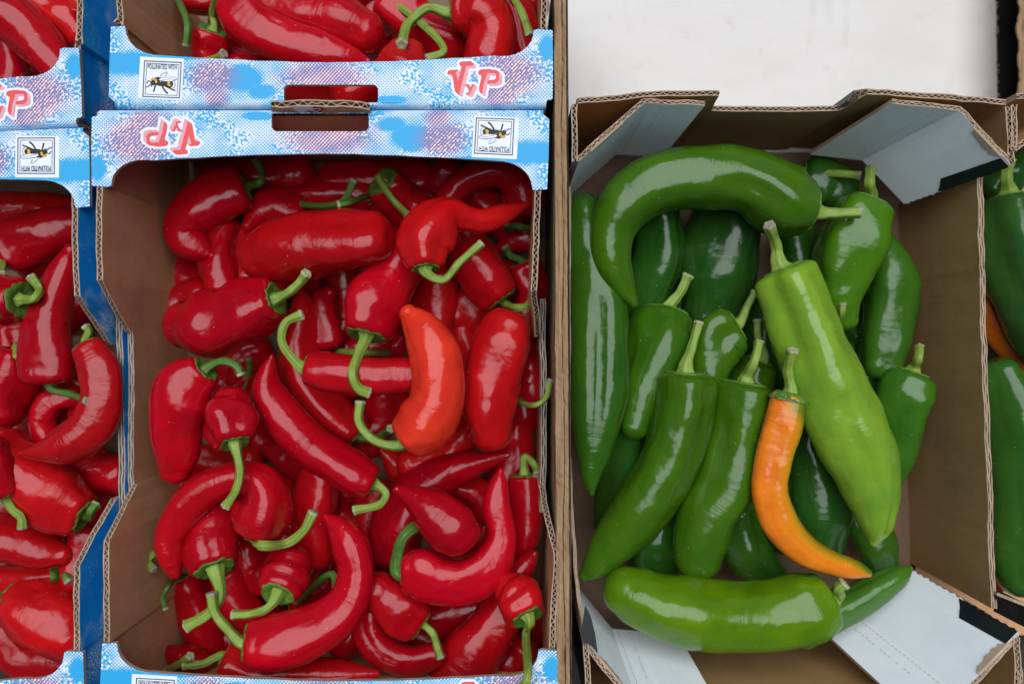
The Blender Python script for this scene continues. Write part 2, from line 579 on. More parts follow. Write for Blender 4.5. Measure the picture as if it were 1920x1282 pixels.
for L_ in LET:
    pts = [vz(*p) for p in L_]
    for dx, dy in ((0, 0), (6, 5)):
        q = [(x + dx, y + dy) for x, y in pts]
        ink.line(q + [q[0]], 9.5, Z1 * (1 if dx == 0 else 1.3), 0)
    for a, b in zip(pts, pts[1:] + pts[:1]):
        ink.poly([(a[0] + 6, a[1] + 5), (b[0] + 6, b[1] + 5), b, a] if (b[0] - a[0]) * 5 - (b[1] - a[1]) * 6 < 0 else [a, b, (b[0] + 6, b[1] + 5), (a[0] + 6, a[1] + 5)], 2 * Z1, 1)
    ink.poly(pts, 3.2 * Z1, 2)
LOGO = ink.mesh('printed_letters', ['white_ink', 'shadow_ink', 'red_ink'])


def add_flange(crate, u, v, rot, sx=1.0, z=0.0, sub=('emblem', 'text', 'logo')):
    o = bpy.data.objects.new('flange', FLANGE_MESH)
    col.objects.link(o); o.parent = crate
    o.location = W(u, v, z) - crate.location
    o.rotation_euler = (0, 0, math.radians(rot))
    o.scale = (sx, 1, 1)
    for k, nm, me in (('emblem', 'bee_emblem', EMBLEM), ('text', 'lettering', TXT), ('logo', 'printed_letters', LOGO)):
        if k in sub:
            c = bpy.data.objects.new(nm, me); col.objects.link(c); c.parent = o
    return o


def plain(name, parent, quad_pts, mat, m2=None):
    """thin closed sheet from a list of world points (a polygon), 1 mm thick downward"""
    n = len(quad_pts)
    v = list(quad_pts) + [p - Vector((0, 0, 0.001)) for p in quad_pts]
    f = [tuple(range(n)), tuple(range(2 * n - 1, n - 1, -1))] + [(i, (i + 1) % n, (i + 1) % n + n, i + n) for i in range(n)]
    return mesh_obj(name, v, f, [M[mat]], parent)


def down(pts, z, dx=0.0, dy=0.0):
    return [Vector((p.x + dx, p.y + dy, z)) for p in pts]


def crate_shell(crate, u0, v0, u1, v1):
    plain('base_panel', crate, [W(u0, v0, ZF), W(u1, v0, ZF), W(u1, v1, ZF), W(u0, v1, ZF)], 'kraft_floor_shaded')


def end_wall(crate, u0, u1, v, side, hole=None, z1=-0.008):
    rim = [W(u0, v, z1), W((u0 + u1) / 2, v, z1), W(u1, v, z1)]
    return board('end_wall', crate, rim, down(rim, ZF - 0.0005), side, m_out='print_side', flute=False)


# ---- middle red-pepper crate
RED_CRATES = 'blue printed cardboard crates of red peppers'
crA = thing('cardboard_crate', W(606, 780, ZF - 0.001), 'blue and white printed cardboard crate in the middle, heaped with red peppers, seen whole', 'crate', RED_CRATES)
crate_shell(crA, 178, 206, 1040, 1356)
add_flange(crA, 601, 205.5, 180, 1.031)
add_flange(crA, 615.5, 1359, -0.5, 1.032)
def PR(a): return [P(*p) for p in a]
end_wall(crA, 196, 1018, 214, -1)
end_wall(crA, 196, 1028, 1350, 1)
lw = PR([(193, 210, -0.005), (193, 343, -0.005), (193, 350, 0), (191, 400, 0), (191, 470, 0), (193, 526, 0), (205, 550, -0.012), (225, 588, -0.032), (246, 624, -0.054)])
board('side_wall', crA, lw, down(lw, ZF - 0.0005, 0.001), 1, m_out='print_side', rough_edge=0.0003, seed=1)
lw = PR([(255, 560, -0.056), (255, 640, -0.056), (258, 760, -0.057), (255, 880, -0.056), (257, 940, -0.056)])
board('side_wall', crA, down(lw, -0.056, -0.0022), down(lw, ZF - 0.0005, -0.0022), 1, m_out='print_side', m_edge='kraft_grey', flute=False, rough_edge=0.0006, seed=2)
lw = PR([(257, 908, -0.054), (240, 942, -0.036), (222, 980, -0.016), (206, 1012, 0), (205, 1060, 0), (205, 1120, 0), (206, 1203, 0), (206, 1210, -0.005), (208, 1345, -0.005)])
board('side_wall', crA, lw, down(lw, ZF - 0.0005, 0.001), 1, m_out='print_side', rough_edge=0.0003, seed=3)
rw = PR([(1005, 210, -0.005), (1003, 350, -0.005), (1003, 358, 0), (1002, 370, 0), (998, 470, 0), (995, 545, 0), (1000, 580, -0.02), (1004, 632, -0.05)])
board('side_wall', crA, rw, down(rw, ZF - 0.0005, 0.0), -1, m_out='print_side', rough_edge=0.0004, seed=4)
rw = PR([(1009, 560, -0.056), (1009, 660, -0.056), (1010, 740, -0.057), (1011, 820, -0.056), (1008, 960, -0.056)])
board('side_wall', crA, down(rw, -0.056, 0.0015), down(rw, ZF - 0.0005, 0.0015), -1, m_out='print_side', m_edge='kraft_grey', flute=False, rough_edge=0.0006, seed=5)
rw = PR([(1009, 908, -0.054), (1015, 945, -0.035), (1026, 990, -0.016), (1038, 1036, 0), (1036, 1090, 0), (1032, 1150, 0), (1029, 1212, 0), (1029, 1219, -0.005), (1030, 1345, -0.005)])
board('side_wall', crA, rw, down(rw, ZF - 0.0005, 0.0), -1, m_out='print_side', rough_edge=0.0003, seed=6)
# tab of the hand hole, standing up out of the upper flange
tb = [P(508, 200, 0.010), P(560, 199.5, 0.0125), P(640, 200, 0.0125), P(676, 203, 0.010), P(693, 207, 0.006)]
tbb = [P(514, 249, -0.045), P(560, 250, -0.045), P(640, 250, -0.045), P(670, 249, -0.045), P(689, 247, -0.045)]
tab = board('hand_hole_tab', crA, tb, tbb, -1, T=0.0050, m_in='kraft', m_out='print', m_edge='kraft_edge', period=0.0075, rough_edge=0.0003, seed=8)
ink = Ink()
def tz(x, y): return (490 + x / 8.0, 140 + y / 8.0)
def on_tab(x, y, e):
    u, v = tz(x, y)
    f = (v - 200) / 49.5
    return P(u, v, 0.0125 - f * 0.0575 + e)
def tab_poly(name, pts, mat, e):
    v = [on_tab(x, y, e) for x, y in pts]
    f = [tuple(t) for t in tessellate_polygon([[Vector((x, y, 0)) for x, y in pts]])]
    return mesh_obj(name, v, f, [M[mat]], tab, recalc=False)
tab_poly('sticker', [(440, 478), (830, 474), (780, 500), (720, 530), (660, 562), (610, 572), (560, 566), (510, 540), (465, 508)], 'white_ink', 0.0009)
tab_poly('sticker', [(800, 478), (880, 482), (950, 515), (1008, 556), (960, 572), (860, 580), (760, 576), (690, 562), (740, 520)], 'sticker_red', 0.0011)
tab_poly('lettering', [(760, 505), (880, 505), (898, 522), (878, 530), (862, 518), (782, 520), (768, 536), (810, 540), (818, 556), (858, 538), (876, 540), (826, 572), (790, 556), (740, 550), (722, 540)], 'white_ink', 0.0013)

# ---- crate behind it (top of the picture)
crB = thing('cardboard_crate', W(620, -300, ZF - 0.001), 'blue and white printed cardboard crate of red peppers at the top, bee emblem upright', 'crate', RED_CRATES)
crate_shell(crB, 208, -760, 1030, 190)
add_flange(crB, 620, 200, 0)
lw = PR([(236, 190, -0.005), (231, 54, -0.005), (231, 48, 0), (229, 0, 0), (226, -120, 0)])
board('side_wall', crB, lw, down(lw, ZF - 0.0005), -1, m_out='print_side', rough_edge=0.0003, seed=11)
rw = PR([(1012, 190, -0.005), (1014, 62, -0.005), (1014, 55, 0), (1015, 0, 0), (1016, -120, 0)])
board('side_wall', crB, rw, down(rw, ZF - 0.0005), 1, m_out='print_side', rough_edge=0.0003, seed=12)
end_wall(crB, 230, 1010, 190, 1)

# ---- crate on the left
crC = thing('cardboard_crate', W(-250, 810, ZF - 0.001), 'blue and white printed cardboard crate of red peppers at the left edge', 'crate', RED_CRATES)
crate_shell(crC, -660, 260, 150, 1360)
add_flange(crC, -250, 255, 180 + 2.4, 1.0, sub=('emblem', 'text'))
add_flange(crC, -258, 1372, 1.0, 1.0, sub=('logo',))
rw = PR([(135, 265, -0.005), (134, 376, -0.005), (134, 384, 0), (135, 460, 0), (139, 555, 0), (156, 582, -0.016), (178, 614, -0.036), (199, 645, -0.056)])
board('side_wall', crC, rw, down(rw, ZF - 0.0005), -1, m_out='print_side', rough_edge=0.0003, seed=21)
rw = PR([(218, 590, -0.056), (219, 690, -0.056), (221, 780, -0.056), (223, 870, -0.056), (222, 960, -0.056)])
board('side_wall', crC, rw, down(rw, ZF - 0.0005), -1, T=0.0052, m_out='print_side', m_edge='kraft_grey', flute=False, rough_edge=0.0006, seed=22)
rw = PR([(208, 934, -0.052), (188, 968, -0.036), (162, 1014, -0.016), (138, 1060, 0), (137, 1120, 0), (138, 1216, 0), (138, 1224, -0.005), (138, 1345, -0.005)])
board('side_wall', crC, rw, down(rw, ZF - 0.0005), -1, m_out='print_side', rough_edge=0.0003, seed=23)
end_wall(crC, -640, 140, 262, -1)

# ---- crate at the upper left
crD = thing('cardboard_crate', W(-260, -300, ZF - 0.001), 'blue and white printed cardboard crate corner with red peppers in the upper left corner', 'crate', RED_CRATES)
crate_shell(crD, -660, -760, 140, 225)
add_flange(crD, -261, 253, 2.7, 1.0, sub=('logo',))
rw = PR([(134, 220, -0.005), (140, 82, -0.005), (141, 75, 0), (144, 0, 0), (148, -120, 0)])
board('side_wall', crD, rw, down(rw, ZF - 0.0005), 1, m_out='print_side', rough_edge=0.0003, seed=25)

# ---- wide board standing on edge between the red and the green peppers
t = NT('weathered_wood'); tc = t.tex().outputs['Object']
g = t.noise(t.mapping(tc, (700, 24, 24)), 1.0, 5, 0.65, 0.4)
big = t.noise(t.mapping(tc, (90, 14, 14)), 1.0, 4, 0.6)
fz = t.noise(tc, 1500, 3, 0.7)
cw = t.mix(t.ramp(g, 0.3, 0.7), (0.24, 0.13, 0.065), (0.47, 0.31, 0.165))
cw = t.mix(t.ramp(big, 0.58, 0.70), cw, (0.10, 0.06, 0.035))
cw = t.mix(t.ramp(fz, 0.6, 0.75, 0, 0.5), cw, (0.58, 0.44, 0.28))
M['wood'] = t.out(cw, 0.85, t.bump(t.math('ADD', g, fz), 0.0009, 0.7), 0.2)
M['wood_dark'] = mat_kraft('stained_wood', (0.11, 0.075, 0.06), 0.5)
pl = thing('wooden_board', W(1060, 640, ZF), 'rough brown wooden board standing on edge between the red and green peppers', 'board')
rp = random.Random(5)
def rough_strip(name, parent, us, uw, z, mat, amp, zb, n=150, zj=0.0006):
    """long upright board: top face with frayed borders, sides going down to zb"""
    v, f = [], []
    a0 = a1 = 0
    for i in range(n + 1):
        vv = -60 + 1420 * i / n
        a0 = a0 * 0.7 + rp.uniform(-amp, amp); a1 = a1 * 0.7 + rp.uniform(-amp, amp)
        uc0 = us(vv); uc1 = uw(vv)
        j = rp.uniform(-zj, zj)
        v += [W(uc0, vv, zb), W(uc0, vv, z - 0.0015), W(uc0 + 0.8 + a0, vv, z + j), W((uc0 + uc1) / 2, vv, z + 0.0004 - j), W(uc1 - 0.8 + a1, vv, z - j), W(uc1, vv, z - 0.002), W(uc1, vv, zb)]
    for i in range(n):
        for k in range(6):
            a = i * 7 + k
            f.append((a, a + 7, a + 8, a + 1))
    return mesh_obj(name, v, f, [M[mat]], parent)
rough_strip('face_ply', pl, lambda v: 1039 + 4.5 * (v / 1282), lambda v: 1052.5 + 6 * (v / 1282) + 1.5 * math.sin(v / 60), 0.0, 'wood', 0.9, ZF)
rough_strip('back_ply', pl, lambda v: 1053.2 + 6 * (v / 1282) + 1.5 * math.sin(v / 60), lambda v: 1062.5 + 7.5 * (v / 1282), -0.0035, 'wood', 0.7, ZF)
rough_strip('stained_ply', pl, lambda v: 1063.2 + 7.5 * (v / 1282), lambda v: 1066.0 + 8.5 * (v / 1282), -0.006, 'wood_dark', 0.6, ZF)

# ---- green pepper box: black outside, brown inside, white folded corner posts
GB = 'open cardboard boxes of green peppers'
bx = thing('cardboard_box', W(1485, 760, ZF - 0.001), 'open brown cardboard box of green peppers with white folded corners', 'box', GB)
plain('base_panel', bx, [W(1074, 188, ZF), W(1910, 188, ZF), W(1926, 1348, ZF), W(1074, 1348, ZF)], 'kraft_floor_shaded')
LO = -0.036
def vert(pts, z=ZF - 0.0005): return down(pts, z)
# back wall with a dip in the middle
rim = [W(1083, 194, 0), W(1140, 190, 0), W(1210, 182, 0), W(1348, 180, 0), P(1340, 194, -0.018), P(1334, 208, LO), P(1400, 209, LO), P(1480, 210, LO), P(1570, 208, LO), P(1592, 200, -0.025), P(1610, 186, -0.008), W(1626, 177, 0), W(1700, 182, 0), W(1790, 188, 0), W(1886, 197, 0)]
board('end_wall', bx, rim, vert(rim), -1, T=0.0042, m_in='kraft_warm', m_out='black_print', rough_edge=0.0004, seed=31)
# left wall
rim = [W(1083, 196, 0), W(1083, 250, 0), W(1083, 303, 0)]
board('side_wall', bx, rim, vert(rim), 1, T=0.0044, m_in='kraft_warm', m_out='black_print', rough_edge=0.0004, seed=32)
rim = [P(1070, 350, LO), P(1070, 600, LO), P(1070, 850, LO), P(1078, 1000, LO), P(1084, 1080, LO), P(1090, 1130, -0.030), P(1098, 1170, -0.015)]
board('side_wall', bx, rim, vert(rim), 1, T=0.0030, m_in='kraft_warm', m_out='kraft', flute=False, rough_edge=0.0008, seed=33)
rim = [W(1104, 1208, 0), W(1107, 1250, 0), W(1112, 1340, 0)]
board('side_wall', bx, rim, vert(rim), 1, T=0.0044, m_in='kraft_warm', m_out='black_print', rough_edge=0.0004, seed=34)
blk = [P(u, v, -0.003) for u, v in ((1097, 1134), (1108, 1155), (1116, 1188), (1121, 1224), (1113, 1214), (1104, 1206), (1098, 1212), (1090, 1190))]
plain('printed_corner', bx, blk, 'black_print')
for u, v in ((1097, 1163), (1098, 1180), (1101, 1195)):
    q = [P(u + 3.4 * math.cos(a), v + 4.2 * math.sin(a), -0.0092) for a in [i * math.pi / 5 for i in range(10)]]
    plain('punched_dot', bx, [p + Vector((0, 0, 0.006)) for p in q], 'kraft_edge')
# right wall
rim = [W(1884, 200, 0), W(1888, 250, 0), W(1892, 304, 0)]
board('side_wall', bx, rim, vert(rim), -1, T=0.0050, m_in='kraft_warm', m_out='black_print', rough_edge=0.0004, seed=35)
rim = [P(1832, 330, LO), P(1836, 500, LO), P(1842, 700, LO), P(1850, 900, LO), P(1853, 1000, LO - 0.002), P(1859, 1140, LO)]
board('side_wall', bx, rim, vert(rim), -1, T=0.0044, m_in='kraft_warm', m_out='kraft', m_edge='kraft_edge', flute=False, rough_edge=0.0005, seed=36)
rim = [W(1900, 1195, 0), W(1902, 1260, 0), W(1900, 1345, 0)]
board('side_wall', bx, rim, vert(rim), -1, T=0.0050, m_in='kraft_warm', m_out='black_print', rough_edge=0.0004, seed=37)
# front wall
rim = [W(1112, 1340, 0), W(1350, 1344, 0), P(1365, 1312, LO), P(1600, 1312, LO), W(1700, 1344, 0), W(1896, 1340, 0)]
board('end_wall', bx, rim, vert(rim), 1, T=0.0042, m_in='kraft_warm', m_out='black_print', seed=38)

PZ = -0.105
def post(rim_uv, side, seed, band=None, saw=None):
    rim = [W(u, v, 0.0005 if i == 0 else 0.0) for i, (u, v) in enumerate(rim_uv)]
    # subdivide for a slightly bent rim
    bot = [P(CU + (p.x / S) * 0.785, CV - (p.y / S) * 0.785, PZ) for p in rim]     # the posts lean in a little
    o = board('corner_post', bx, rim, bot, side, T=0.0036, m_in='white_liner', m_out='kraft', rough_edge=0.0007, seed=seed, bevel_end=2.2 if saw else 0.0)
    rnd = random.Random(seed)
    a, b = rim[-2], rim[-1]          # the slanting panel (ends of its rim)
    t_ = (b - a); t_.z = 0
    n_ = Vector((t_.y, -t_.x, 0)).normalized() * -side
    la, lb = bot[-2] - a, bot[-1] - b
    def at(f, z, e=0.0005):
        g_ = z / PZ; z_ = g_ * PZ
        return a + t_ * f + (la.lerp(lb, min(1, max(0, f)))) * g_ + n_ * e + Vector((0, 0, e * 0.2))
    if band:
        f0, zb = band
        mesh_obj('printed_band', [at(f0, -0.0015), at(0.5 * (f0 + 1), -0.0015), at(1.0, -0.0015), at(1.0, zb - 0.006), at(0.5 * (f0 + 1), zb), at(f0 - 0.03, zb + 0.006)], [(0, 1, 4, 5), (1, 2, 3, 4)], [M['black_print']], o, recalc=False)
    if saw:
        v, f = [], []
        n = 30
        for i in range(n + 1):
            z = -0.002 - i * (0.102 / n)
            k = 0.028 if i % 2 else 0.0
            v += [at(0.98, z, 0.0002), at(1.0 + k * rnd.uniform(0.5, 1.0), z, 0.0002)]
        f = [(2 * i, 2 * i + 1, 2 * i + 3, 2 * i + 2) for i in range(n)]
        split = int(n * (abs(band[1]) / 0.102)) if band else 0
        mi = [1 if i < split else 0 for i in range(n)]
        mesh_obj('torn_edge', v, f, [M['white_liner'], M['black_print']], o, mi, recalc=False)
    # perforation along the fold
    dash = []
    a2, b2 = rim[-2], rim[-3]
    dirA = (b2 - a2); dirA.z = 0; dirA.normalize()
    nA = Vector((dirA.y, -dirA.x, 0)) * side
    v, f = [], []
    for i in range(22):
        z = -0.006 - i * 0.0044
        for off in ((0.004, 0.6), (0.014, 0.35)):
            if rnd.random() > off[1] + 0.3: continue
            p = a2 + dirA * off[0] + nA * 0.0007 + Vector((0, 0, 0.0003)); k = len(v)
            for dz, dx in ((0, 0), (0, 0.0004), (-0.0026, 0.0004), (-0.0026, 0)):
                v.append(p + la * ((z + dz) / PZ) + dirA * dx)
            f.append((k, k + 1, k + 2, k + 3))
    mesh_obj('perforation', v, f, [M['kraft_edge']], o, recalc=False)
    # torn patch of brown paper on the rim
    v, f = [], []
    m = 14
    for i in range(m + 1):
        g_ = 0.32 + 0.5 * i / m
        w_ = math.sin(math.pi * i / m) ** 0.5 * 0.0042 + rnd.uniform(-0.001, 0.0015)
        v += [at(g_, 0.0006, -0.0006), at(g_, -0.0004, 0.0008), at(g_, -w_ - 0.001, 0.0009)]
    for i in range(m):
        f += [(3 * i, 3 * i + 1, 3 * i + 4, 3 * i + 3), (3 * i + 1, 3 * i + 2, 3 * i + 5, 3 * i + 4)]
    mesh_obj('torn_paper', v, f, [M['kraft_edge']], o, recalc=False)
    return o
post([(1321, 199), (1208, 194), (1150, 240), (1085, 303)][:2] + [(1085, 303)], 1, 41)
post([(1672, 194), (1797, 208), (1896, 311)], -1, 42, band=(0.84, -0.062), saw=True)
post([(1358, 1340), (1199, 1325), (1107, 1212)], -1, 43)
post([(1709, 1335), (1800, 1300), (1912, 1186)], 1, 44, band=(0.80, -0.048), saw=True)

# ---- neighbouring green pepper box on the right
bx2 = thing('cardboard_box', W(2300, 760, ZF - 0.001), 'neighbouring cardboard box of green peppers cut off at the right edge', 'box', GB)
plain('base_panel', bx2, [W(1912, 196, ZF), W(2700, 196, ZF), W(2700, 1340, ZF), W(1912, 1340, ZF)], 'kraft')
rim = [W(1908, 196, 0), W(1908, 250, 0), W(1906, 282, 0)]
board('side_wall', bx2, rim, vert(rim), 1, T=0.0046, m_in='kraft_warm', m_out='black_print', rough_edge=0.0004, seed=51)
rim = [W(1906, 186, 0), W(1960, 184, 0), W(2100, 182, 0)]
board('end_wall', bx2, rim, vert(rim), -1, T=0.0042, m_in='kraft_warm', m_out='black_print', rough_edge=0.0004, seed=52)
rim = [W(1905, 284, 0), W(1935, 262, 0), W(1990, 215, 0)]
board('corner_post', bx2, rim, vert(rim), -1, T=0.0040, m_in='white_liner', m_out='kraft', rough_edge=0.0006, seed=53)
rim = [W(1908, 1180, -0.040), W(1914, 1200, -0.006), W(1918, 1260, 0), W(1922, 1340, 0)]
board('side_wall', bx2, rim, vert(rim), 1, T=0.0046, m_in='kraft_warm', m_out='black_print', rough_edge=0.0006, seed=54)
rim = [P(1870, 1112, -0.032), P(1880, 1116, -0.030), P(1900, 1124, -0.024), P(1960, 1150, -0.012)]
board('corner_post', bx2, rim, vert(rim), 1, T=0.0016, m_in='black_print', m_out='black_print', m_edge='kraft_edge', flute=False, rough_edge=0.0006, seed=55)

plain('corner_flap', bx2, [P(1866, 1114, -0.034), P(1880, 1117, -0.031), P(1900, 1124, -0.027), P(1930, 1136, -0.02), P(1930, 1180, -0.03), P(1864, 1146, -0.046)], 'black_print')
# ---- white board below, dark bench, ground
t = NT('white_paint'); tc = t.tex().outputs['Object']
a = t.noise(t.mapping(tc, (9, 22, 9)), 1.0, 5, 0.62)
b = t.noise(tc, 60, 5, 0.7)
sm = t.noise(t.mapping(tc, (40, 8, 8), (3, 1, 0)), 1.0, 4, 0.6)
cw = t.mix(t.ramp(a, 0.35, 0.7), (0.745, 0.70, 0.655), (0.685, 0.64, 0.59))
cw = t.mix(t.ramp(b, 0.60, 0.78, 0, 0.5), cw, (0.50, 0.45, 0.38))
cw = t.mix(t.ramp(sm, 0.58, 0.75, 0, 0.45), cw, (0.52, 0.48, 0.42))
M['white_paint'] = t.out(cw, 0.55, t.bump(b, 0.0004, 0.2), 0.35)
wb = thing('white_panel', W(1500, 300, -0.185), 'white painted panel with faint smudges lying behind the green pepper box', 'panel')
zw = -0.172
def slab(name, parent, c, z0, z1, mat, jit=0):
    rn = random.Random(9)
    top, n = [], len(c)
    v = [Vector((p.x, p.y, z0)) for p in c] + [Vector((p.x, p.y, z1)) for p in c]
    f = [tuple(range(n)), tuple(range(2 * n - 1, n - 1, -1))] + [(i, (i + 1) % n, (i + 1) % n + n, i + n) for i in range(n)]
    return mesh_obj(name, v, f, [M[mat]] if isinstance(mat, str) else mat, parent)
rn = random.Random(2)
edge = []
for i in range(60):
    vv = -80 + i * 8
    edge.append(P(1867.5 + vv * 0.014 + (rn.uniform(-1.6, 0) if rn.random() < 0.25 else 0), vv, zw))
wc = [P(1020, -80, zw)] + edge + [P(1866, 1330, zw), P(1130, 1330, zw), P(1130, 330, zw), P(1020, 230, zw)]
slab('panel_top', wb, wc, zw, zw - 0.010, 'white_paint')
ec = []
for i in range(14):
    vv = -60 + rn.uniform(0, 480)
M['dirty_edge'] = mat_kraft('dirty_edge', (0.42, 0.33, 0.20), 0.6)
for i in range(16):
    vv = rn.uniform(-60, 200); l = rn.uniform(2, 9)
    p = [P(1868.5 + vv * 0.014, vv, zw + 0.0003), P(1871.5 + vv * 0.014, vv + 1, zw + 0.0003), P(1871.5 + vv * 0.014, vv + l, zw + 0.0003), P(1867.5 + vv * 0.014 + rn.uniform(-1.5, 0), vv + l, zw + 0.0003)]
    plain('chipped_paint', wb, p, 'dirty_edge')
M['bench'] = mat_plain('dark_bench', (0.035, 0.03, 0.026), 0.85, 0.2, 0.3, 30, 0.4)
bench = slab('bench_top', None, [W(-1100, -1000), W(2900, -1000), W(2900, 1900), W(-1100, 1900)], -0.19, -0.22, 'bench')
tag(bench, kind='structure')
bench['label'] = 'dark bench top that carries the crates and boxes'
M['ground'] = mat_plain('dark_ground', (0.05, 0.047, 0.043), 0.9, 0.2, 0.3, 8, 0.3)
gr = mesh_obj('ground', [Vector((x, y, -0.95)) for x, y in ((-40, -40), (40, -40), (40, 40), (-40, 40))], [(0, 1, 2, 3)], [M['ground']])
tag(gr, kind='structure')
sl = thing('wooden_beam', W(1960, 40, -0.19), 'brown wooden beam at the top right edge beside the dark gap', 'beam')
v, f = [], []
for i in range(41):
    vv = -120 + i * 9
    w0 = 1908 + 3 * math.sin(i * 0.9) + rn.uniform(-2, 2)
    v += [P(w0 + 2, vv, -0.16), P(w0, vv, -0.12), P(w0 + 3, vv, -0.118), P(1990, vv, -0.118), P(1990, vv, -0.16)]
for i in range(40):
    for k in range(5):
        a = i * 5; f.append((a + k, a + 5 + k, a + 5 + (k + 1) % 5, a + (k + 1) % 5))
mesh_obj('beam_top', v, f, [M['wood']], sl)
# ---------------------------------------------------------------- peppers
def pepper_material(name, second=None, fruit='red'):
    t = NT(name)
    tx = t.tex(); oc = tx.outputs['Object']; uv = tx.outputs['UV']
    info = t.n('ShaderNodeObjectInfo')
    offs = t.n('ShaderNodeCombineXYZ')
    t.set(offs.inputs[0], t.math('MULTIPLY', info.outputs['Random'], 31.0))
    t.set(offs.inputs[1], t.math('MULTIPLY', info.outputs['Random'], 17.0))
    add = t.n('ShaderNodeVectorMath', operation='ADD'); t.t.links.new(oc, add.inputs[0]); t.t.links.new(offs.outputs[0], add.inputs[1])
    add2 = t.n('ShaderNodeVectorMath', operation='ADD'); t.t.links.new(uv, add2.inputs[0]); t.t.links.new(offs.outputs[0], add2.inputs[1])
    oc, uvr = add.outputs[0], add2.outputs[0]
    base = info.outputs['Color']
    streak = t.noise(t.mapping(uvr, (0.7, 9, 1)), 1.0, 4, 0.6)
    cloud = t.noise(oc, 32, 3, 0.55)
    f = t.ramp(t.math('ADD', t.math('MULTIPLY', streak, 0.45), t.math('MULTIPLY', cloud, 0.55)), 0.32, 0.68)
    if fruit == 'red':
        c = t.mix(f, t.mix(1.0, base, (0.80, 0.7, 0.8), 'MULTIPLY'), t.mix(1.0, base, (1.12, 1.6, 1.1), 'MULTIPLY'))
    else:
        c = t.mix(f, t.mix(1.0, base, (0.72, 0.80, 0.9), 'MULTIPLY'), t.mix(1.0, base, (1.35, 1.14, 0.9), 'MULTIPLY'))
    if second == 'orange':           # unripe green left along one flank and at the tip
        sp = t.n('ShaderNodeSeparateXYZ'); t.t.links.new(uv, sp.inputs[0])
        side = t.math('COSINE', t.math('MULTIPLY', t.math('SUBTRACT', sp.outputs[1], 0.30), 2 * math.pi))
        side = t.math('ADD', side, t.math('MULTIPLY', t.math('SUBTRACT', streak, 0.5), 0.8))
        tip = t.math('SUBTRACT', t.ramp(sp.outputs[0], 4.2, 5.0), t.ramp(sp.outputs[0], 0.5, 0.15, 0, -0.6))
        k = t.math('ADD', side, tip)
        c = t.mix(t.ramp(k, 0.25, 0.95), c, (0.55, 0.25, 0.006))
        c = t.mix(t.ramp(k, 0.75, 1.25), c, (0.085, 0.16, 0.006))
    if second == 'streak':           # a brown-orange stripe down one side
        sp = t.n('ShaderNodeSeparateXYZ'); t.t.links.new(uv, sp.inputs[0])
        wob = t.math('MULTIPLY', t.math('SUBTRACT', t.noise(t.mapping(uv, (1.6, 0.2, 1)), 1.0, 3, 0.6), 0.5), 0.16)
        dd = t.math('ABSOLUTE', t.math('SUBTRACT', t.math('ADD', sp.outputs[1], wob), 0.335))
        k = t.math('MULTIPLY', t.ramp(dd, 0.05, 0.025), t.ramp(sp.outputs[0], 2.6, 2.2))
        c = t.mix(t.math('MULTIPLY', k, 0.75), c, (0.20, 0.085, 0.012))
    # dust specks
    vo = t.n('ShaderNodeTexVoronoi'); t.t.links.new(oc, vo.inputs['Vector']); vo.inputs['Scale'].default_value = 330
    sepc = t.n('ShaderNodeSeparateColor'); t.t.links.new(vo.outputs['Color'], sepc.inputs[0])
    spot = t.math('MULTIPLY', t.math('GREATER_THAN', sepc.outputs[0], 0.972), t.ramp(vo.outputs['Distance'], 0.15, 0.07))
    c = t.mix(t.math('MULTIPLY', spot, 0.55), c, (0.75, 0.62, 0.50))
    # relief: cross-wise creases where the skin is wrinkled, shallow dents, fine pores
    wr = t.noise(t.mapping(uvr, (9, 1.6, 1)), 1.0, 4, 0.62, 0.6)
    msk = t.ramp(t.noise(oc, 26, 2, 0.5), 0.50, 0.68)
    dent = t.noise(oc, 55, 2, 0.5)
    long_ = t.noise(t.mapping(uvr, (0.5, 14, 1)), 1.0, 2, 0.5)
    n1 = t.bump(t.math('MULTIPLY', wr, msk), 0.0022, 0.8 if fruit == 'red' else 0.38)
    n2 = t.bump(dent, 0.0026, 0.5, n1)
    n3 = t.bump(long_, 0.0008, 0.22, n2)
    n4 = t.bump(t.noise(oc, 900, 2, 0.5), 0.0002, 0.06, n3)
    r = t.ramp(t.noise(oc, 120, 4, 0.65), 0.3, 0.75, 0.12, 0.24)
    t.out(c, r, n4, 0.32 if fruit == 'red' else 0.38)
    t.b.inputs['Coat Weight'].default_value = 0.08
    t.b.inputs['Coat Roughness'].default_value = 0.10
    return t.m


M['pepper_red'] = pepper_material('red_skin')
M['pepper_green'] = pepper_material('green_skin', fruit='green')
M['pepper_orange'] = pepper_material('orange_skin', 'orange')
M['pepper_streak'] = pepper_material('streaked_green_skin', 'streak', 'green')

def stem_material(name, a, b, dark):
    t = NT(name); tx = t.tex(); uv = tx.outputs['UV']; oc = tx.outputs['Object']
    s = t.noise(t.mapping(uv, (2.5, 16, 1)), 1.0, 4, 0.6)
    g = t.noise(oc, 90, 3, 0.6)
    c = t.mix(t.ramp(s, 0.3, 0.7), a, b)
    c = t.mix(t.ramp(g, 0.55, 0.75, 0, 0.6), c, dark)
    return t.out(c, 0.45, t.bump(s, 0.0011, 0.6), 0.35)
M['stem'] = stem_material('stem_green', (0.16, 0.25, 0.030), (0.29, 0.40, 0.065), (0.08, 0.16, 0.02))
M['stem_dark'] = stem_material('stem_dark_green', (0.05, 0.13, 0.02), (0.11, 0.22, 0.035), (0.03, 0.08, 0.012))
M['stem_pale'] = stem_material('stem_pale_green', (0.17, 0.27, 0.035), (0.29, 0.41, 0.075), (0.10, 0.19, 0.03))
M['calyx'] = stem_material('calyx_green', (0.035, 0.10, 0.012), (0.105, 0.215, 0.026), (0.02, 0.065, 0.008))
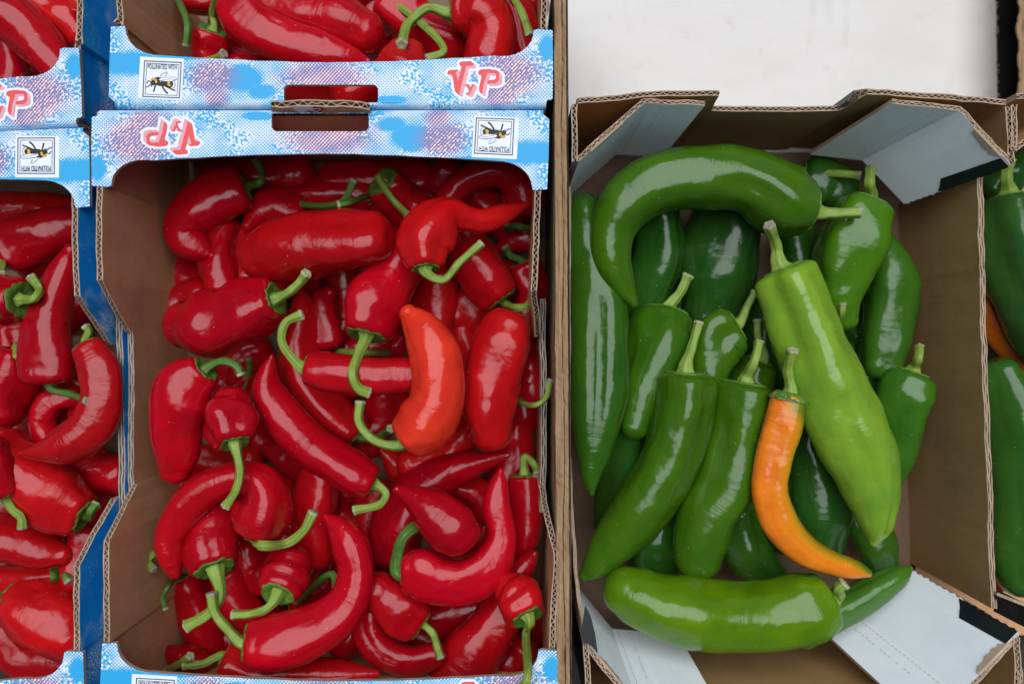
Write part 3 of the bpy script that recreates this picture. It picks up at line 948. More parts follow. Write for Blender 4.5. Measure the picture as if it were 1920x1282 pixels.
M['calyx_pale'] = stem_material('calyx_pale_green', (0.06, 0.15, 0.018), (0.14, 0.27, 0.04), (0.03, 0.09, 0.012))
M['cut'] = mat_plain('cut_stem', (0.36, 0.36, 0.20), 0.8, 0.2, 0.35, 500, 0.3)
M['cut_grey'] = mat_plain('dry_cut_stem', (0.30, 0.26, 0.18), 0.85, 0.2, 0.4, 600, 0.4)


def catmull(pts, n):
    """centripetal-ish Catmull-Rom through rows of pts (k columns), n samples by chord length of the first two columns"""
    p = np.asarray(pts, float)
    if len(p) == 2: p = np.vstack([p[0], (p[0] + p[1]) / 2, p[1]])
    d = np.maximum(np.hypot(*(p[1:, :2] - p[:-1, :2]).T), 4.0) ** 0.75
    t = np.concatenate([[0], np.cumsum(d)])
    m = np.zeros_like(p)
    m[1:-1] = ((p[2:] - p[1:-1]) / (t[2:] - t[1:-1])[:, None] * (t[1:-1] - t[:-2])[:, None] + (p[1:-1] - p[:-2]) / (t[1:-1] - t[:-2])[:, None] * (t[2:] - t[1:-1])[:, None]) / (t[2:] - t[:-2])[:, None]
    m[0] = (p[1] - p[0]) / (t[1] - t[0]) * 1.0
    m[-1] = (p[-1] - p[-2]) / (t[-1] - t[-2]) * 1.0
    out = []
    for x in np.linspace(0, t[-1], n):
        i = min(np.searchsorted(t, x, 'right') - 1, len(t) - 2)
        h = t[i + 1] - t[i]; s = (x - t[i]) / h
        out.append((2 * s**3 - 3 * s**2 + 1) * p[i] + (s**3 - 2 * s**2 + s) * h * m[i] + (-2 * s**3 + 3 * s**2) * p[i + 1] + (s**3 - s**2) * h * m[i + 1])
    return np.array(out)


PEP = []
def pep(crate, kind, L, label, spine, stem=None, col=None, **k):
    sp = [tuple(p) + (0.0,) * (4 - len(p)) for p in spine]
    PEP.append(dict(crate=crate, kind=kind, L=L, label=label, spine=sp, stem=stem, col=col, **k))


LIFT = {'A': 92, 'B': 88, 'C': 84, 'D': 84, 'G': 84, 'H': 84}
TOPZ = {'A': -0.008, 'B': -0.012, 'C': -0.012, 'D': -0.012, 'G': -0.014, 'H': -0.014}

def settle():
    """let every pepper come to rest on those below it (heights only; the plan comes from the photograph)"""
    zf = ZF / S
    for cr in sorted(set(p['crate'] for p in PEP)):
        todo = sorted([p for p in PEP if p['crate'] == cr], key=lambda p: p['L'])
        lower = np.zeros((0, 4))
        for p in todo:
            if cr == 'A' and p['L'] < 2.6: p['L'] *= 0.85 if p['L'] > 1.75 else 0.58
            c = catmull(p['spine'], 26)
            c[:, 2] = np.maximum(c[:, 2], 2)
            r = c[:, 2] * 1.10
            s = np.linspace(-0.5, 0.5, len(c))
            need = zf + 14 + p['L'] * LIFT[cr] + 0 * s
            need = np.maximum(need, zf + r * 1.05 - c[:, 3])
            if len(lower):
                d = np.hypot(c[:, 0][:, None] - lower[:, 0][None], c[:, 1][:, None] - lower[:, 1][None])
                r2 = lower[:, 2][None]
                hs = np.where(d < r2, lower[:, 3][None] + np.sqrt(np.maximum(r2**2 - d**2, 0)), -1e9)
                need = np.maximum(need, hs.max(1) + 0.30 * r - c[:, 3])
                R = r[:, None] + r2
                ct = np.where(d < R, lower[:, 3][None] + 0.50 * np.sqrt(np.maximum(R**2 - d**2, 0)), -1e9)
                need = np.maximum(need, ct.max(1) - c[:, 3])
            best = None
            ln = np.hypot(*np.diff(c[:, :2], axis=0).T).sum()
            bs = np.linspace(-0.45, 0.45, 19) * ln
            if 'tilt' in p:
                bs = [-p['tilt'] * ln]
                need = need - 0.35 * p['tilt'] * ln
            for b in bs:
                a = (need - b * s).max()
                cost = a + 0.02 * abs(b)
                if best is None or cost < best[0]: best = (cost, a, b)
            z = best[1] + best[2] * s + c[:, 3]
            p['z'] = z
            if p['L'] > 0.45 or cr != 'A': lower = np.vstack([lower, np.column_stack([c[:, 0], c[:, 1], r, z])])
        # keep the heap inside the crate
        top = max((p['z'] + catmull(p['spine'], 26)[:, 2] * 1.1).max() for p in todo)
        lim = TOPZ[cr] / S
        if top > lim:
            k = (lim - zf) / (top - zf)
            for p in todo: p['z'] = zf + (p['z'] - zf) * k
        print('heap', cr, len(todo), 'top before', round(top * S, 3))
        hf = []
        for p in todo:
            c = catmull(p['spine'], 40)
            z = np.interp(np.linspace(0, 1, 40), np.linspace(0, 1, 26), p['z'])
            hf.append(np.column_stack([c[:, 0], c[:, 1], c[:, 2] * 1.05, z]))
        hf = np.vstack(hf)
        for p in todo: p['hf'] = hf


def frames(pts):
    t = np.gradient(pts, axis=0)
    t /= np.linalg.norm(t, axis=1)[:, None]
    n = np.array([0, 0, 1.0]); n = n - t[0] * n.dot(t[0])
    if np.linalg.norm(n) < 0.2: n = np.array([0, 1.0, 0]) - t[0] * t[0][1]
    n /= np.linalg.norm(n)
    N = [n]
    for i in range(1, len(t)):
        n = N[-1] - t[i] * N[-1].dot(t[i]); n /= np.linalg.norm(n); N.append(n)
    N = np.array(N)
    return t, N, np.cross(t, N)


def tube(pts, rad, mod=None, segs=14, uvk=100.0):
    """rings along pts; rad per ring; mod(theta array, ring index) multiplies the radius"""
    t, N, B_ = frames(pts)
    th = np.linspace(-math.pi, math.pi, segs + 1)
    arc_ = np.concatenate([[0], np.cumsum(np.linalg.norm(np.diff(pts, axis=0), axis=1))])
    V, U = [], []
    for i in range(len(pts)):
        k = rad[i] * (mod(th, i) if mod else 1.0) * np.ones(segs + 1)
        V.append(pts[i] + N[i] * (np.cos(th) * k)[:, None] + B_[i] * (np.sin(th) * k)[:, None])
        U.append(np.column_stack([np.full(segs + 1, arc_[i] / S / uvk), (th + math.pi) / (2 * math.pi)]))
    return np.array(V), np.array(U)


def grid_faces(n, m):
    f = []
    for i in range(n - 1):
        for j in range(m - 1):
            a = i * m + j
            f.append((a, a + 1, a + m + 1, a + m))
    return f


def build(p, idx):
    rnd = random.Random(1000 + idx)
    kind = p['kind']
    c = catmull(p['spine'], 44)
    c[:, 2] = np.maximum(c[:, 2], 1.5)
    z = np.interp(np.linspace(0, 1, 44), np.linspace(0, 1, 26), p['z']) * S
    z = np.minimum(z, 0.03)
    pts = np.array([P(u, v, zz) for u, v, zz in zip(c[:, 0], c[:, 1], z)])
    rad = c[:, 2] * S * (H - z) / H * (1.06 if kind == 'green_pepper' else 0.985)
    t, N, B_ = frames(pts)
    R0 = rad[0]
    green = kind == 'green_pepper'
    # shoulder round the stem: (radius, distance beyond the first spine point) in units of R0
    cap = [(0.03, 0.10), (0.18, 0.14), (0.34, 0.24), (0.50, 0.34), (0.66, 0.375), (0.80, 0.335), (0.91, 0.24), (0.975, 0.12)]
    if green: cap = [(0.03, 0.16), (0.18, 0.19), (0.34, 0.24), (0.50, 0.27), (0.66, 0.265), (0.80, 0.22), (0.91, 0.15), (0.975, 0.07)]
    if p['stem'] is None: cap = [(0.03, 0.50), (0.18, 0.52), (0.34, 0.54), (0.50, 0.53), (0.66, 0.47), (0.80, 0.36), (0.91, 0.23), (0.975, 0.11)]
    tip = [(0.975, 0.20), (0.88, 0.42), (0.71, 0.62), (0.46, 0.77), (0.2, 0.85), (0.03, 0.87)]
    segs = 36
    th = np.linspace(-math.pi, math.pi, segs + 1)
    nl = p.get('lobes', rnd.choice([3, 3, 4]))
    A = p.get('lobe', rnd.uniform(0.05, 0.11) if not green else rnd.uniform(0.07, 0.12)); ph = p.get('phase', rnd.uniform(0, 6.28))
    dents = [(k, rnd.uniform(0.012, 0.034), rnd.uniform(0, 6.28), rnd.uniform(-9, 9)) for k in (1, 2, 3, 4)]
    wav = [(rnd.uniform(6, 15), rnd.uniform(0.010, 0.026), rnd.uniform(0, 6.28)) for _ in range(2)]
    grooves = list(p.get('grooves', []))
    for _ in range(rnd.choice([1, 2, 2, 3]) if not grooves else 1):
        s0 = rnd.choice([-0.25, -0.2, 0.1, 0.35])
        grooves.append((rnd.uniform(-1.4, 1.4), rnd.uniform(0.025, 0.085), rnd.uniform(0.10, 0.24), s0, s0 + rnd.uniform(0.45, 0.8)))
    def mod(s):
        w = math.exp(-(s / 0.42) ** 2) * 0.9 + 0.18 if not green else math.exp(-(s / 0.5) ** 2) * 0.5 + 0.5
        w *= min(1, (1.02 - s) * 3)
        k = 1 + A * w * np.cos(nl * th + ph)
        for q, a, f0, om in dents: k = k + a * np.cos(q * th + f0 + om * s)
        for fr, a, f0 in wav: k = k + a * math.sin(fr * s + f0)
        for (t0, dep, wd, s0, s1) in grooves:
            ww = max(0.0, math.sin(math.pi * min(1, max(0, (s - s0) / (s1 - s0))))) ** 0.6
            dth = (th - t0 + math.pi) % (2 * math.pi) - math.pi
            k = k * (1 - dep * ww * np.exp(-(dth / wd) ** 2))
        return k
    V, U = [], []
    arc_ = np.concatenate([[0], np.cumsum(np.linalg.norm(np.diff(pts, axis=0), axis=1))])
    tot = arc_[-1]
    m0 = mod(0.0)
    vv = (th + math.pi) / (2 * math.pi)
    for rr, off in cap:
        ctr = pts[0] - t[0] * off * R0
        k = rr * R0 * (1 + (m0 - 1) * rr)
        V.append(ctr + N[0] * (np.cos(th) * k)[:, None] + B_[0] * (np.sin(th) * k)[:, None])
        U.append(np.column_stack([np.full(segs + 1, -(1 - rr) * R0 / S / 100), vv]))
    for i in range(len(pts)):
        k = rad[i] * mod(arc_[i] / tot)
        V.append(pts[i] + N[i] * (np.cos(th) * k)[:, None] + B_[i] * (np.sin(th) * k)[:, None])
        U.append(np.column_stack([np.full(segs + 1, arc_[i] / S / 100), vv]))
    R1 = rad[-1]
    for rr, off in tip:
        ctr = pts[-1] + t[-1] * off * R1
        k = rr * R1 * np.ones(segs + 1)
        V.append(ctr + N[-1] * (np.cos(th) * k)[:, None] + B_[-1] * (np.sin(th) * k)[:, None])
        U.append(np.column_stack([np.full(segs + 1, (tot + off * R1) / S / 100), vv]))
    V = np.array(V); U = np.array(U)
    n = len(V)
    # uneven growth: broad dents and swellings in the flesh
    rr_ = np.concatenate([[a_ * R0 for a_, b_ in cap], rad, [a_ * R1 for a_, b_ in tip]])
    cc_ = V[:, :-1].mean(1)
    sd = Vector((rnd.uniform(0, 50), rnd.uniform(0, 50), rnd.uniform(0, 50)))
    for i in range(n):
        if i < 2: continue
        for j in range(segs):
            q = V[i, j]
            w = Vector(q)
            a_ = mnoise.noise(w * 48 + sd) * (0.040 if not green else 0.062) + mnoise.noise(w * 115 + sd) * 0.016
            V[i, j] = q + (q - cc_[i]) * a_
        V[i, segs] = V[i, 0]
    mid = pts[len(pts) // 2]
    root = thing(kind, Vector((mid[0], mid[1], float(V[:, :, 2].min()))), p['label'], kind.replace('_', ' '), p.get('group'))
    body = mesh_obj('body', V.reshape(-1, 3).tolist(), grid_faces(n, segs + 1), [M[p.get('mat', 'pepper_green' if green else 'pepper_red')]], root, smooth=True, uvs=U.reshape(-1, 2), recalc=False)
    c_ = p['col'] or ((0.043, 0.135, 0.005) if green else (0.43, 0.0015, 0.0095))
    vr = rnd.uniform(0.80, 1.10)
    if not green and p['col'] is None:
        hue = rnd.random() ** 3
        c_ = (c_[0] * (1 + 0.15 * hue), c_[1] + 0.004 * hue, c_[2] * (1 - 0.3 * hue))
    body.color = (c_[0] * vr, c_[1] * vr, c_[2] * vr, 1)
    if p['stem'] is None: return root
    # --- calyx
    cs = p.get('calyx', 0.60 if not green else 0.56) * (1.1 if not green else 1.0)
    nr, ns = 7, 48
    pc = [(r_, o_) for r_, o_ in cap]
    def cap_off(x): return np.interp(x, [a for a, b in pc] + [1.0], [b for a, b in pc] + [0.0])
    tooth = [rnd.uniform(-1, 1) for _ in range(12)]
    vs, us = [], []
    for i in range(nr + 2):
        for j in range(ns + 1):
            a = 2 * math.pi * j / ns
            jj = j % ns
            te = abs(math.sin(a * 5.5 / 1.0 + tooth[0])) * 0.10 + 0.05 * math.sin(a * 3 + tooth[1] * 3) + 0.04 * math.sin(a * 7 + tooth[2] * 3) + 0.03 * math.sin(13 * a + tooth[3] * 3)
            if green: te *= 0.45
            outer = cs * (1 + te)
            f = min(i, nr) / nr
            x = 0.16 + (outer - 0.16) * f
            rib = 0.018 * abs(math.cos(a * 5.5 + 1)) * math.sin(math.pi * f)
            o = cap_off(x) + 0.035 + rib * (1.6 if not green else 0.7) + (0.03 * math.sin(a * 4 + tooth[4] * 3) * f * f if not green else 0)
            if i == nr: o += 0.012
            if i == nr + 1: x *= 0.97; o = cap_off(x) - 0.05
            k = R0 * x * (1 + (float(np.interp(((a + math.pi) % (2 * math.pi)) - math.pi, th, m0)) - 1) * x)
            q = pts[0] - t[0] * o * R0 + N[0] * math.cos(a) * k + B_[0] * math.sin(a) * k
            vs.append(q); us.append((x * 0.6, a))
    mesh_obj('calyx', vs, grid_faces(nr + 2, ns + 1), [M[p.get('calyx_mat', 'calyx_pale' if green else 'calyx')]], root, smooth=True, uvs=us, recalc=True)
    # --- stem
    base = pts[0] - t[0] * 0.12 * R0
    outp = pts[0] - t[0] * (0.42 * R0 + 0.0022)
    st = p['stem']
    bz_ = outp[2]
    zs = []
    hf = p['hf']
    for i, q in enumerate(st[1:]):
        if len(q) > 2:
            zs.append(q[2] * S); continue
        d = np.hypot(hf[:, 0] - q[0], hf[:, 1] - q[1])
        k = np.where(d < hf[:, 2], hf[:, 3] + np.sqrt(np.maximum(hf[:, 2]**2 - d**2, 0)), -1e9).max() * S
        zz = max(k + 0.0038, bz_ + 0.002)
        zs.append(min(max(zz, bz_ - 0.01), bz_ + 0.035))
    sp = [tuple(base), tuple(outp)] + [tuple(P(q[0], q[1], z_)) for q, z_ in zip(st[1:], zs)]
    sp = catmull(np.array([(a / S, b / S, c2 / S) for a, b, c2 in sp]), 26) * S
    ln = np.linspace(0, 1, len(sp))
    w = p.get('stem_w', 10.5 if not green else 12.0) * S * 0.87
    flare = (2.0 if not green else 2.3)
    rs = w * (0.92 + (flare - 0.92) * np.exp(-(ln / (0.15 if not green else 0.26)) ** 1.5) + 0.16 * np.exp(-((1 - ln) / 0.10) ** 2))
    rs = np.minimum(rs, R0 * (0.46 if not green else 0.50))
    a0 = rnd.uniform(0, 6)
    def smod(thv, i): return 1 + 0.13 * np.cos(5 * thv + a0 + i * 0.06) + 0.04 * np.cos(9 * thv + 2 * a0) + 0.05 * math.sin(i * 0.9 + a0)
    SV, SU = tube(sp, rs, smod, 20)
    stm = p.get('stem_mat', 'stem_pale' if green else 'stem')
    so = mesh_obj('stem', SV.reshape(-1, 3).tolist(), grid_faces(len(sp), 21), [M[stm]], root, smooth=True, uvs=SU.reshape(-1, 2), recalc=False)
    # --- cut end
    tt = sp[-1] - sp[-2]; tt /= np.linalg.norm(tt)
    ring = SV[-1][:-1]; ctr = sp[-1]
    vs = [q + (q - ctr) * 0.05 + tt * 0.0002 for q in ring] + [ctr + (q - ctr) * 0.85 + tt * 0.0010 for q in ring] + [ctr + (q - ctr) * 0.45 + tt * 0.0003 for q in ring] + [ctr + tt * 0.0002] + [q + (q - ctr) * 0.05 - tt * 0.0014 for q in ring]
    m = len(ring); f = []
    for j in range(m):
        k = (j + 1) % m
        f += [(j, k, m + k, m + j), (m + j, m + k, 2 * m + k, 2 * m + j), (2 * m + j, 2 * m + k, 3 * m), (3 * m + 1 + j, 3 * m + 1 + k, k, j)]
    mesh_obj('cut_end', vs, f, [M['cut' if rnd.random() < 0.6 else 'cut_grey']], so, smooth=True)
    return root
RP, GP, OP = 'red_pepper', 'green_pepper', 'orange_pepper'
GA, GBk, GC, GD, GG, GH = 'red peppers in the middle crate', 'red peppers in the top crate', 'red peppers in the left crate', 'red peppers in the upper left crate', 'peppers in the green pepper box', 'peppers in the right-hand box'
def A(L, label, spine, stem=None, col=None, **k): pep('A', RP, L, label, spine, stem, col, group=GA, **k)
# ---- middle crate, top layer
A(3, 'big blunt level red pepper near the top of the middle crate, no stem showing', [(706, 447, 50), (680, 450, 58), (600, 458, 60), (520, 472, 58), (490, 480, 48)], lobe=0.07, phase=1.5)
A(3, 'thick red pepper at the left wall, green stem pointing up to the right', [(503, 566, 46), (480, 575, 56), (425, 597, 63), (375, 610, 60), (349, 609, 47)], [(520, 555), (545, 545), (565, 526), (575, 512)], stem_w=11)
A(3, 'red pepper with sinuous tail and long straight stem, upper right of the middle crate', [(797, 492, 36), (795, 465, 48), (812, 428, 50), (845, 402, 36), (872, 408, 27), (900, 414, 24), (945, 401, 18), (990, 382, 5)], [(808, 517), (830, 525), (862, 492), (903, 456)], stem_w=9)
A(2.9, 'wide-shouldered red pepper in the centre, green stem hanging straight down with a hook', [(690, 612, 52), (697, 583, 60), (722, 540, 52), (755, 495, 46), (785, 450, 42)], [(682, 632), (672, 665), (661, 703), (673, 729), (692, 737)], stem_w=11.5, calyx=0.62, tilt=.35)
A(3, 'small level red pepper with a stem curling like a question mark, middle crate', [(586, 692, 34), (615, 697, 38), (700, 706, 37), (775, 701, 31)], [(572, 685), (545, 668), (528, 638), (537, 604), (567, 590)], stem_w=10)
A(3.3, 'bright orange-red curved pepper, the lightest one in the middle crate', [(770, 818, 46), (791, 800, 54), (815, 765, 54), (823, 715, 53), (815, 662, 51), (796, 624, 42), (777, 600, 29), (765, 587, 18)], [(745, 823), (705, 827), (673, 792), (675, 753)], col=(0.86, 0.034, 0.016), stem_w=10.5, calyx=0.40, lobe=0.04, phase=0.4, lobes=3)
A(3, 'broad upright red pepper with a wide pale sheen, right side of the middle crate', [(955, 606, 44), (943, 640, 56), (925, 700, 54), (917, 765, 52), (922, 815, 37)], lobe=0.06, phase=2.0)
A(3, 'plump upright red pepper beside the left side wall of the middle crate', [(378, 700, 38), (355, 722, 54), (331, 785, 51), (331, 850, 43), (329, 880, 31)], [(390, 680), (420, 677), (445, 688), (452, 703)], stem_w=9, stem_mat='stem_dark')
A(3.2, 'short squat red pepper facing up, straight stem hanging over the arched pepper', [(438, 818, 43), (434, 795, 51), (432, 772, 48), (435, 757, 38)], [(441, 848), (450, 884), (443, 918), (423, 950)], stem_w=9.5, calyx=0.55, tilt=.6, lobe=0.13, lobes=4, phase=0.7)
A(3, 'long slanting red pepper across the centre of the middle crate, short hooked stem', [(690, 902, 36), (672, 894, 41), (635, 872, 41), (584, 838, 40), (532, 780, 37), (501, 727, 30), (503, 692, 17), (510, 668, 5)], [(705, 908), (724, 925), (716, 942), (664, 956)], stem_w=9.5, calyx=0.5)
A(3.1, 'arched red pepper like an upside-down U in the lower left, green stem to the right', [(488, 990, 46), (492, 968, 56), (499, 934, 46), (484, 903, 35), (450, 894, 29), (395, 911, 33), (345, 955, 36), (318, 1010, 29), (322, 1050, 23), (328, 1075, 12)], [(482, 1006), (492, 1022), (532, 1020), (570, 994), (588, 960)], stem_w=11, calyx=0.55)
A(2.8, 'fat red pepper framed by the arched one, large round green cap facing up', [(401, 1052, 47), (396, 1028, 54), (394, 990, 52), (402, 945, 46)], [(408, 1078), (413, 1112), (393, 1148), (350, 1174)], stem_w=13, calyx=0.64, tilt=.7)
A(3.05, 'small round red pepper end with a ribbed green cap facing the viewer, lower left', [(525, 1101, 44), (533, 1082, 48), (541, 1058, 44)], [(520, 1108), (505, 1136), (470, 1150), (436, 1152)], stem_w=10, calyx=0.62, calyx_mat='calyx_pale', tilt=1.1)
A(3.3, 'big crescent red pepper at the bottom of the middle crate, tip pointing up', [(478, 1205, 44), (505, 1205, 51), (560, 1194, 51), (620, 1165, 45), (658, 1120, 36), (669, 1070, 33), (655, 1015, 35), (632, 985, 22), (611, 968, 6)], [(458, 1195), (428, 1180), (402, 1146), (396, 1112)], stem_w=11.5, calyx=0.66)
A(2, 'upright red pepper with narrow sheen between the arched and the crescent pepper', [(602, 890, 38), (592, 940, 43), (590, 1000, 40), (597, 1040, 31)])
A(2, 'long red pepper with its tip to the right under the cone-shaped one', [(742, 1040, 46), (745, 990, 51), (778, 930, 48), (832, 890, 36), (892, 869, 23), (953, 853, 5)], lobe=0.1)
A(3.5, 'cone-shaped red pepper with a blunt tip pointing left, lower right of the middle crate', [(868, 1008, 42), (850, 990, 52), (815, 960, 45), (780, 936, 28), (744, 917, 8)], lobe=0.03)
A(3.1, 'U-shaped red pepper in the lower right with its tip up and dark green curved stem', [(768, 1072, 40), (785, 1072, 48), (825, 1086, 46), (872, 1086, 46), (915, 1058, 40), (940, 1008, 27), (931, 945, 27), (936, 905, 17), (939, 881, 5)], [(752, 1066), (748, 1030), (762, 1000, -118), (787, 983, -150)], stem_w=13, stem_mat='stem_dark', calyx=0.45)
A(2.2, 'upright red pepper beside the right side wall with a kinked green stem on top', [(984, 900, 29), (986, 940, 34), (982, 1000, 33), (972, 1060, 26)], [(970, 880), (984, 856), (1004, 874), (1008, 890)], stem_w=9.5, calyx=0.7)
A(2.6, 'pointed red pepper tip poking up at the right side wall, lower right', [(955, 1095, 34), (985, 1060, 22), (1003, 1037, 7)])
A(3.3, 'puckered red pepper in the lower right corner, stem hanging over the printed flange', [(984, 1143, 42), (977, 1128, 46), (968, 1114, 43), (960, 1106, 36)], [(990, 1170), (986, 1205), (989, 1245, 14), (978, 1290, 20)], stem_w=9.5, calyx=0.62, tilt=.8, lobe=0.13, lobes=4, phase=2.2)
A(2.5, 'long smooth dark red pepper running into the lower right corner with square sheen', [(950, 1130, 44), (922, 1180, 52), (882, 1235, 58), (850, 1290, 55)], lobe=0.03)
A(2.7, 'lumpy red pepper below the U-shaped one, green stem pointing down right', [(775, 1158, 42), (755, 1145, 46), (730, 1125, 42), (708, 1105, 36)], [(800, 1165), (812, 1188), (820, 1212), (826, 1232)], stem_w=9.5, lobe=0.13, lobes=3, phase=2.6)
A(2.6, 'thin red pepper bent like a bowl at the bottom of the middle crate', [(684, 1145, 25), (690, 1185, 29), (717, 1221, 32), (765, 1238, 30), (818, 1226, 24)])
A(1.9, 'red pepper under the back flange, bent with its tip turned back to the right', [(448, 358, 46), (400, 378, 52), (353, 415, 42), (348, 445, 36), (374, 465, 27), (398, 479, 9)], [(467, 352), (488, 342), (490, 322), (478, 300)], stem_w=9.5, stem_mat='stem_dark', calyx=0.5)
A(1.7, 'short red pepper behind the big blunt level one, upper left', [(550, 405, 42), (508, 388, 38), (482, 405, 27), (464, 424, 11)])
A(1.4, 'dark red pepper under the back flange, round green cap and stem toward the viewer', [(724, 347, 37), (740, 363, 42), (790, 405, 45)], [(722, 345), (735, 372), (764, 402)], stem_w=8.5, calyx=0.75, tilt=.8)
A(2.15, 'dark red pepper curled into a ring in the upper right corner', [(985, 385, 42), (978, 350, 42), (948, 325, 32), (910, 326, 27), (870, 341, 26), (841, 370, 25), (825, 402, 20)])
A(1.9, 'red pepper in the upper right with dark crinkled cap, stem bending to the side wall', [(932, 550, 42), (910, 520, 49), (885, 478, 45), (868, 435, 38)], [(948, 562), (968, 577), (988, 574), (996, 560)], stem_w=9.5, calyx=0.66)
A(1.7, 'dark red pepper at the right wall with an upright dark stem', [(985, 505, 34), (1000, 540, 34), (990, 600, 30)], [(966, 495), (958, 480), (947, 462)], stem_w=8.5, stem_mat='stem_dark')
A(1.5, 'pointed dark red pepper tip below the ring-shaped one, with a round cut stem above', [(995, 445, 28), (955, 458, 17), (927, 469, 6)], [(990, 425), (970, 424), (950, 429)], stem_w=9, stem_mat='stem_dark')
A(2, 'long red pepper with its tip up behind the question-mark stem', [(660, 808, 36), (620, 775, 42), (576, 720, 42), (560, 660, 38), (565, 600, 30), (566, 560, 17), (566, 541, 5)], [(680, 828), (705, 820), (733, 803)], stem_w=9, stem_mat='stem_dark', calyx=0.62)
A(1.8, 'narrow red pepper with its round tip facing up, right of the pointed one', [(612, 640, 32), (606, 590, 28), (606, 562, 23), (618, 549, 15)])
A(1.6, 'red pepper standing below the bent one at the left wall', [(420, 425, 34), (410, 490, 39), (425, 560, 36)])
A(1.5, 'strip of red pepper between the big blunt one and its left neighbour', [(455, 440, 30), (462, 490, 30), (470, 540, 30)])
A(1.4, 'red pepper mostly hidden behind the thick one at the left wall', [(335, 590, 38), (360, 560, 40), (410, 560, 36)])
A(1.5, 'dark red pepper right of the centre under the slanting stem', [(800, 620, 50), (815, 565, 46), (822, 515, 40)])
A(1.3, 'small red pepper end behind the hanging hooked stem', [(650, 658, 22), (685, 655, 24), (720, 640, 24)], [(690, 655), (705, 661), (724, 661)], stem_w=9)
A(1.2, 'dark red pepper between the centre pepper and the big blunt one', [(640, 505, 42), (650, 560, 38), (640, 620, 34)])
A(1.2, 'dark red pepper under the stem of the thick left pepper', [(485, 528, 36), (530, 528, 36), (575, 520, 34)])
A(1.3, 'deep red pepper below the small level one', [(730, 735, 42), (708, 790, 38), (690, 830, 34)])
A(1.6, 'pointed red tip beside the slanting pepper in the centre', [(770, 900, 32), (742, 868, 25), (716, 843, 8)])
A(1.6, 'red pepper under the belly of the orange-red one', [(885, 800, 32), (835, 845, 36), (770, 872, 32)])
A(1.9, 'red pepper at the right wall with its stem curling over the cardboard rim', [(980, 738, 30), (1000, 722, 35), (995, 690, 30)], [(975, 745), (998, 760, -100), (1020, 750, -80), (1032, 712, -75)], stem_w=6.5, calyx=0.75)
A(1.2, 'dark round red tip between the stems left of the centre', [(428, 760, 24), (424, 730, 23), (422, 712, 19)], [(470, 700), (468, 690), (466, 672)], stem_w=7, stem_mat='stem_dark')
A(1.3, 'dark red pepper behind the squat one', [(380, 860, 28), (425, 868, 30), (470, 862, 28)])
A(1.4, 'small pointed red pepper under the slanting one', [(580, 880, 32), (530, 852, 28), (496, 838, 10)])
A(1.2, 'dark red pepper inside the arch at its right', [(540, 885, 32), (560, 920, 32), (550, 980, 30)])
A(1.3, 'dark red pepper left of the long one with the tip to the right', [(705, 915, 36), (695, 970, 36), (690, 1040, 34)])
A(1.6, 'dark red pepper in the shade between the cone-shaped and the U-shaped one', [(860, 912, 28), (895, 925, 28), (915, 960, 26)])
A(1.2, 'dark red pepper under the U-shaped one', [(820, 1165, 38), (880, 1145, 38), (930, 1130, 34)])
A(1.9, 'dark red pepper in the lower right corner under the hanging stem', [(975, 1210, 40), (955, 1245, 42), (930, 1290, 42)])
A(1.5, 'red pepper at the lower left wall with a thin curled stem', [(348, 1095, 38), (372, 1150, 38), (392, 1225, 36)], [(338, 1085), (316, 1098, -190), (306, 1120, -190), (311, 1141, -190)], stem_w=6, stem_mat='stem_dark')
A(1.9, 'blunt red tip at the lower left corner by the printed flange', [(385, 1248, 30), (340, 1232, 26), (310, 1215, 8)])
A(2.9, 'red pepper along the front flange with a stubby green stem at its left', [(435, 1238, 40), (475, 1255, 36), (560, 1262, 33), (640, 1262, 25), (708, 1262, 7)], [(410, 1243), (380, 1244), (345, 1246)], stem_w=9.5, calyx=0.62)
A(1.8, 'dark red tip with round cut stem at the lower left corner', [(330, 1262, 26), (365, 1262, 28), (400, 1270, 26)], [(330, 1250), (345, 1238, -165), (357, 1229, -150)], stem_w=9)
A(1.7, 'dark red pepper curving left of the small ribbed cap', [(425, 1075, 36), (442, 1125, 36), (485, 1162, 28), (520, 1175, 24)])
A(1.3, 'dark red pepper behind the small ribbed cap', [(455, 1030, 40), (480, 1075, 40), (510, 1080, 36)])
A(1.2, 'dark red pepper inside the curve of the crescent', [(565, 1130, 34), (610, 1095, 34), (625, 1050, 28)], [(628, 1060), (626, 1078, -200), (631, 1100, -205)], stem_w=8.5, stem_mat='stem_dark')
A(1.2, 'red pepper at the lower left wall with a curled cut stem', [(335, 1030, 28), (350, 1000, 34), (375, 960, 34)], [(318, 1040), (290, 1036, -180), (278, 1052, -175), (289, 1068, -165)], stem_w=8.5)
A(1.85, 'dark red pepper between the crescent and the bowl-shaped one', [(640, 1210, 34), (665, 1180, 34), (680, 1130, 30)])
A(1.0, 'dark red pepper in the shade under the back flange', [(555, 372, 32), (620, 366, 36), (690, 372, 36)], [(700, 372), (645, 376, -190), (664, 338, -175)], stem_w=8.5, stem_mat='stem_dark')
A(1.3, 'small dark stem and cap under the back flange left of the round cap', [(712, 378, 30), (740, 400, 30), (760, 430, 30)], [(680, 380), (655, 380, -150), (634, 384, -140)], stem_w=8, stem_mat='stem_dark')
dark_a = 'dark red pepper half lost in the gaps of the middle crate'
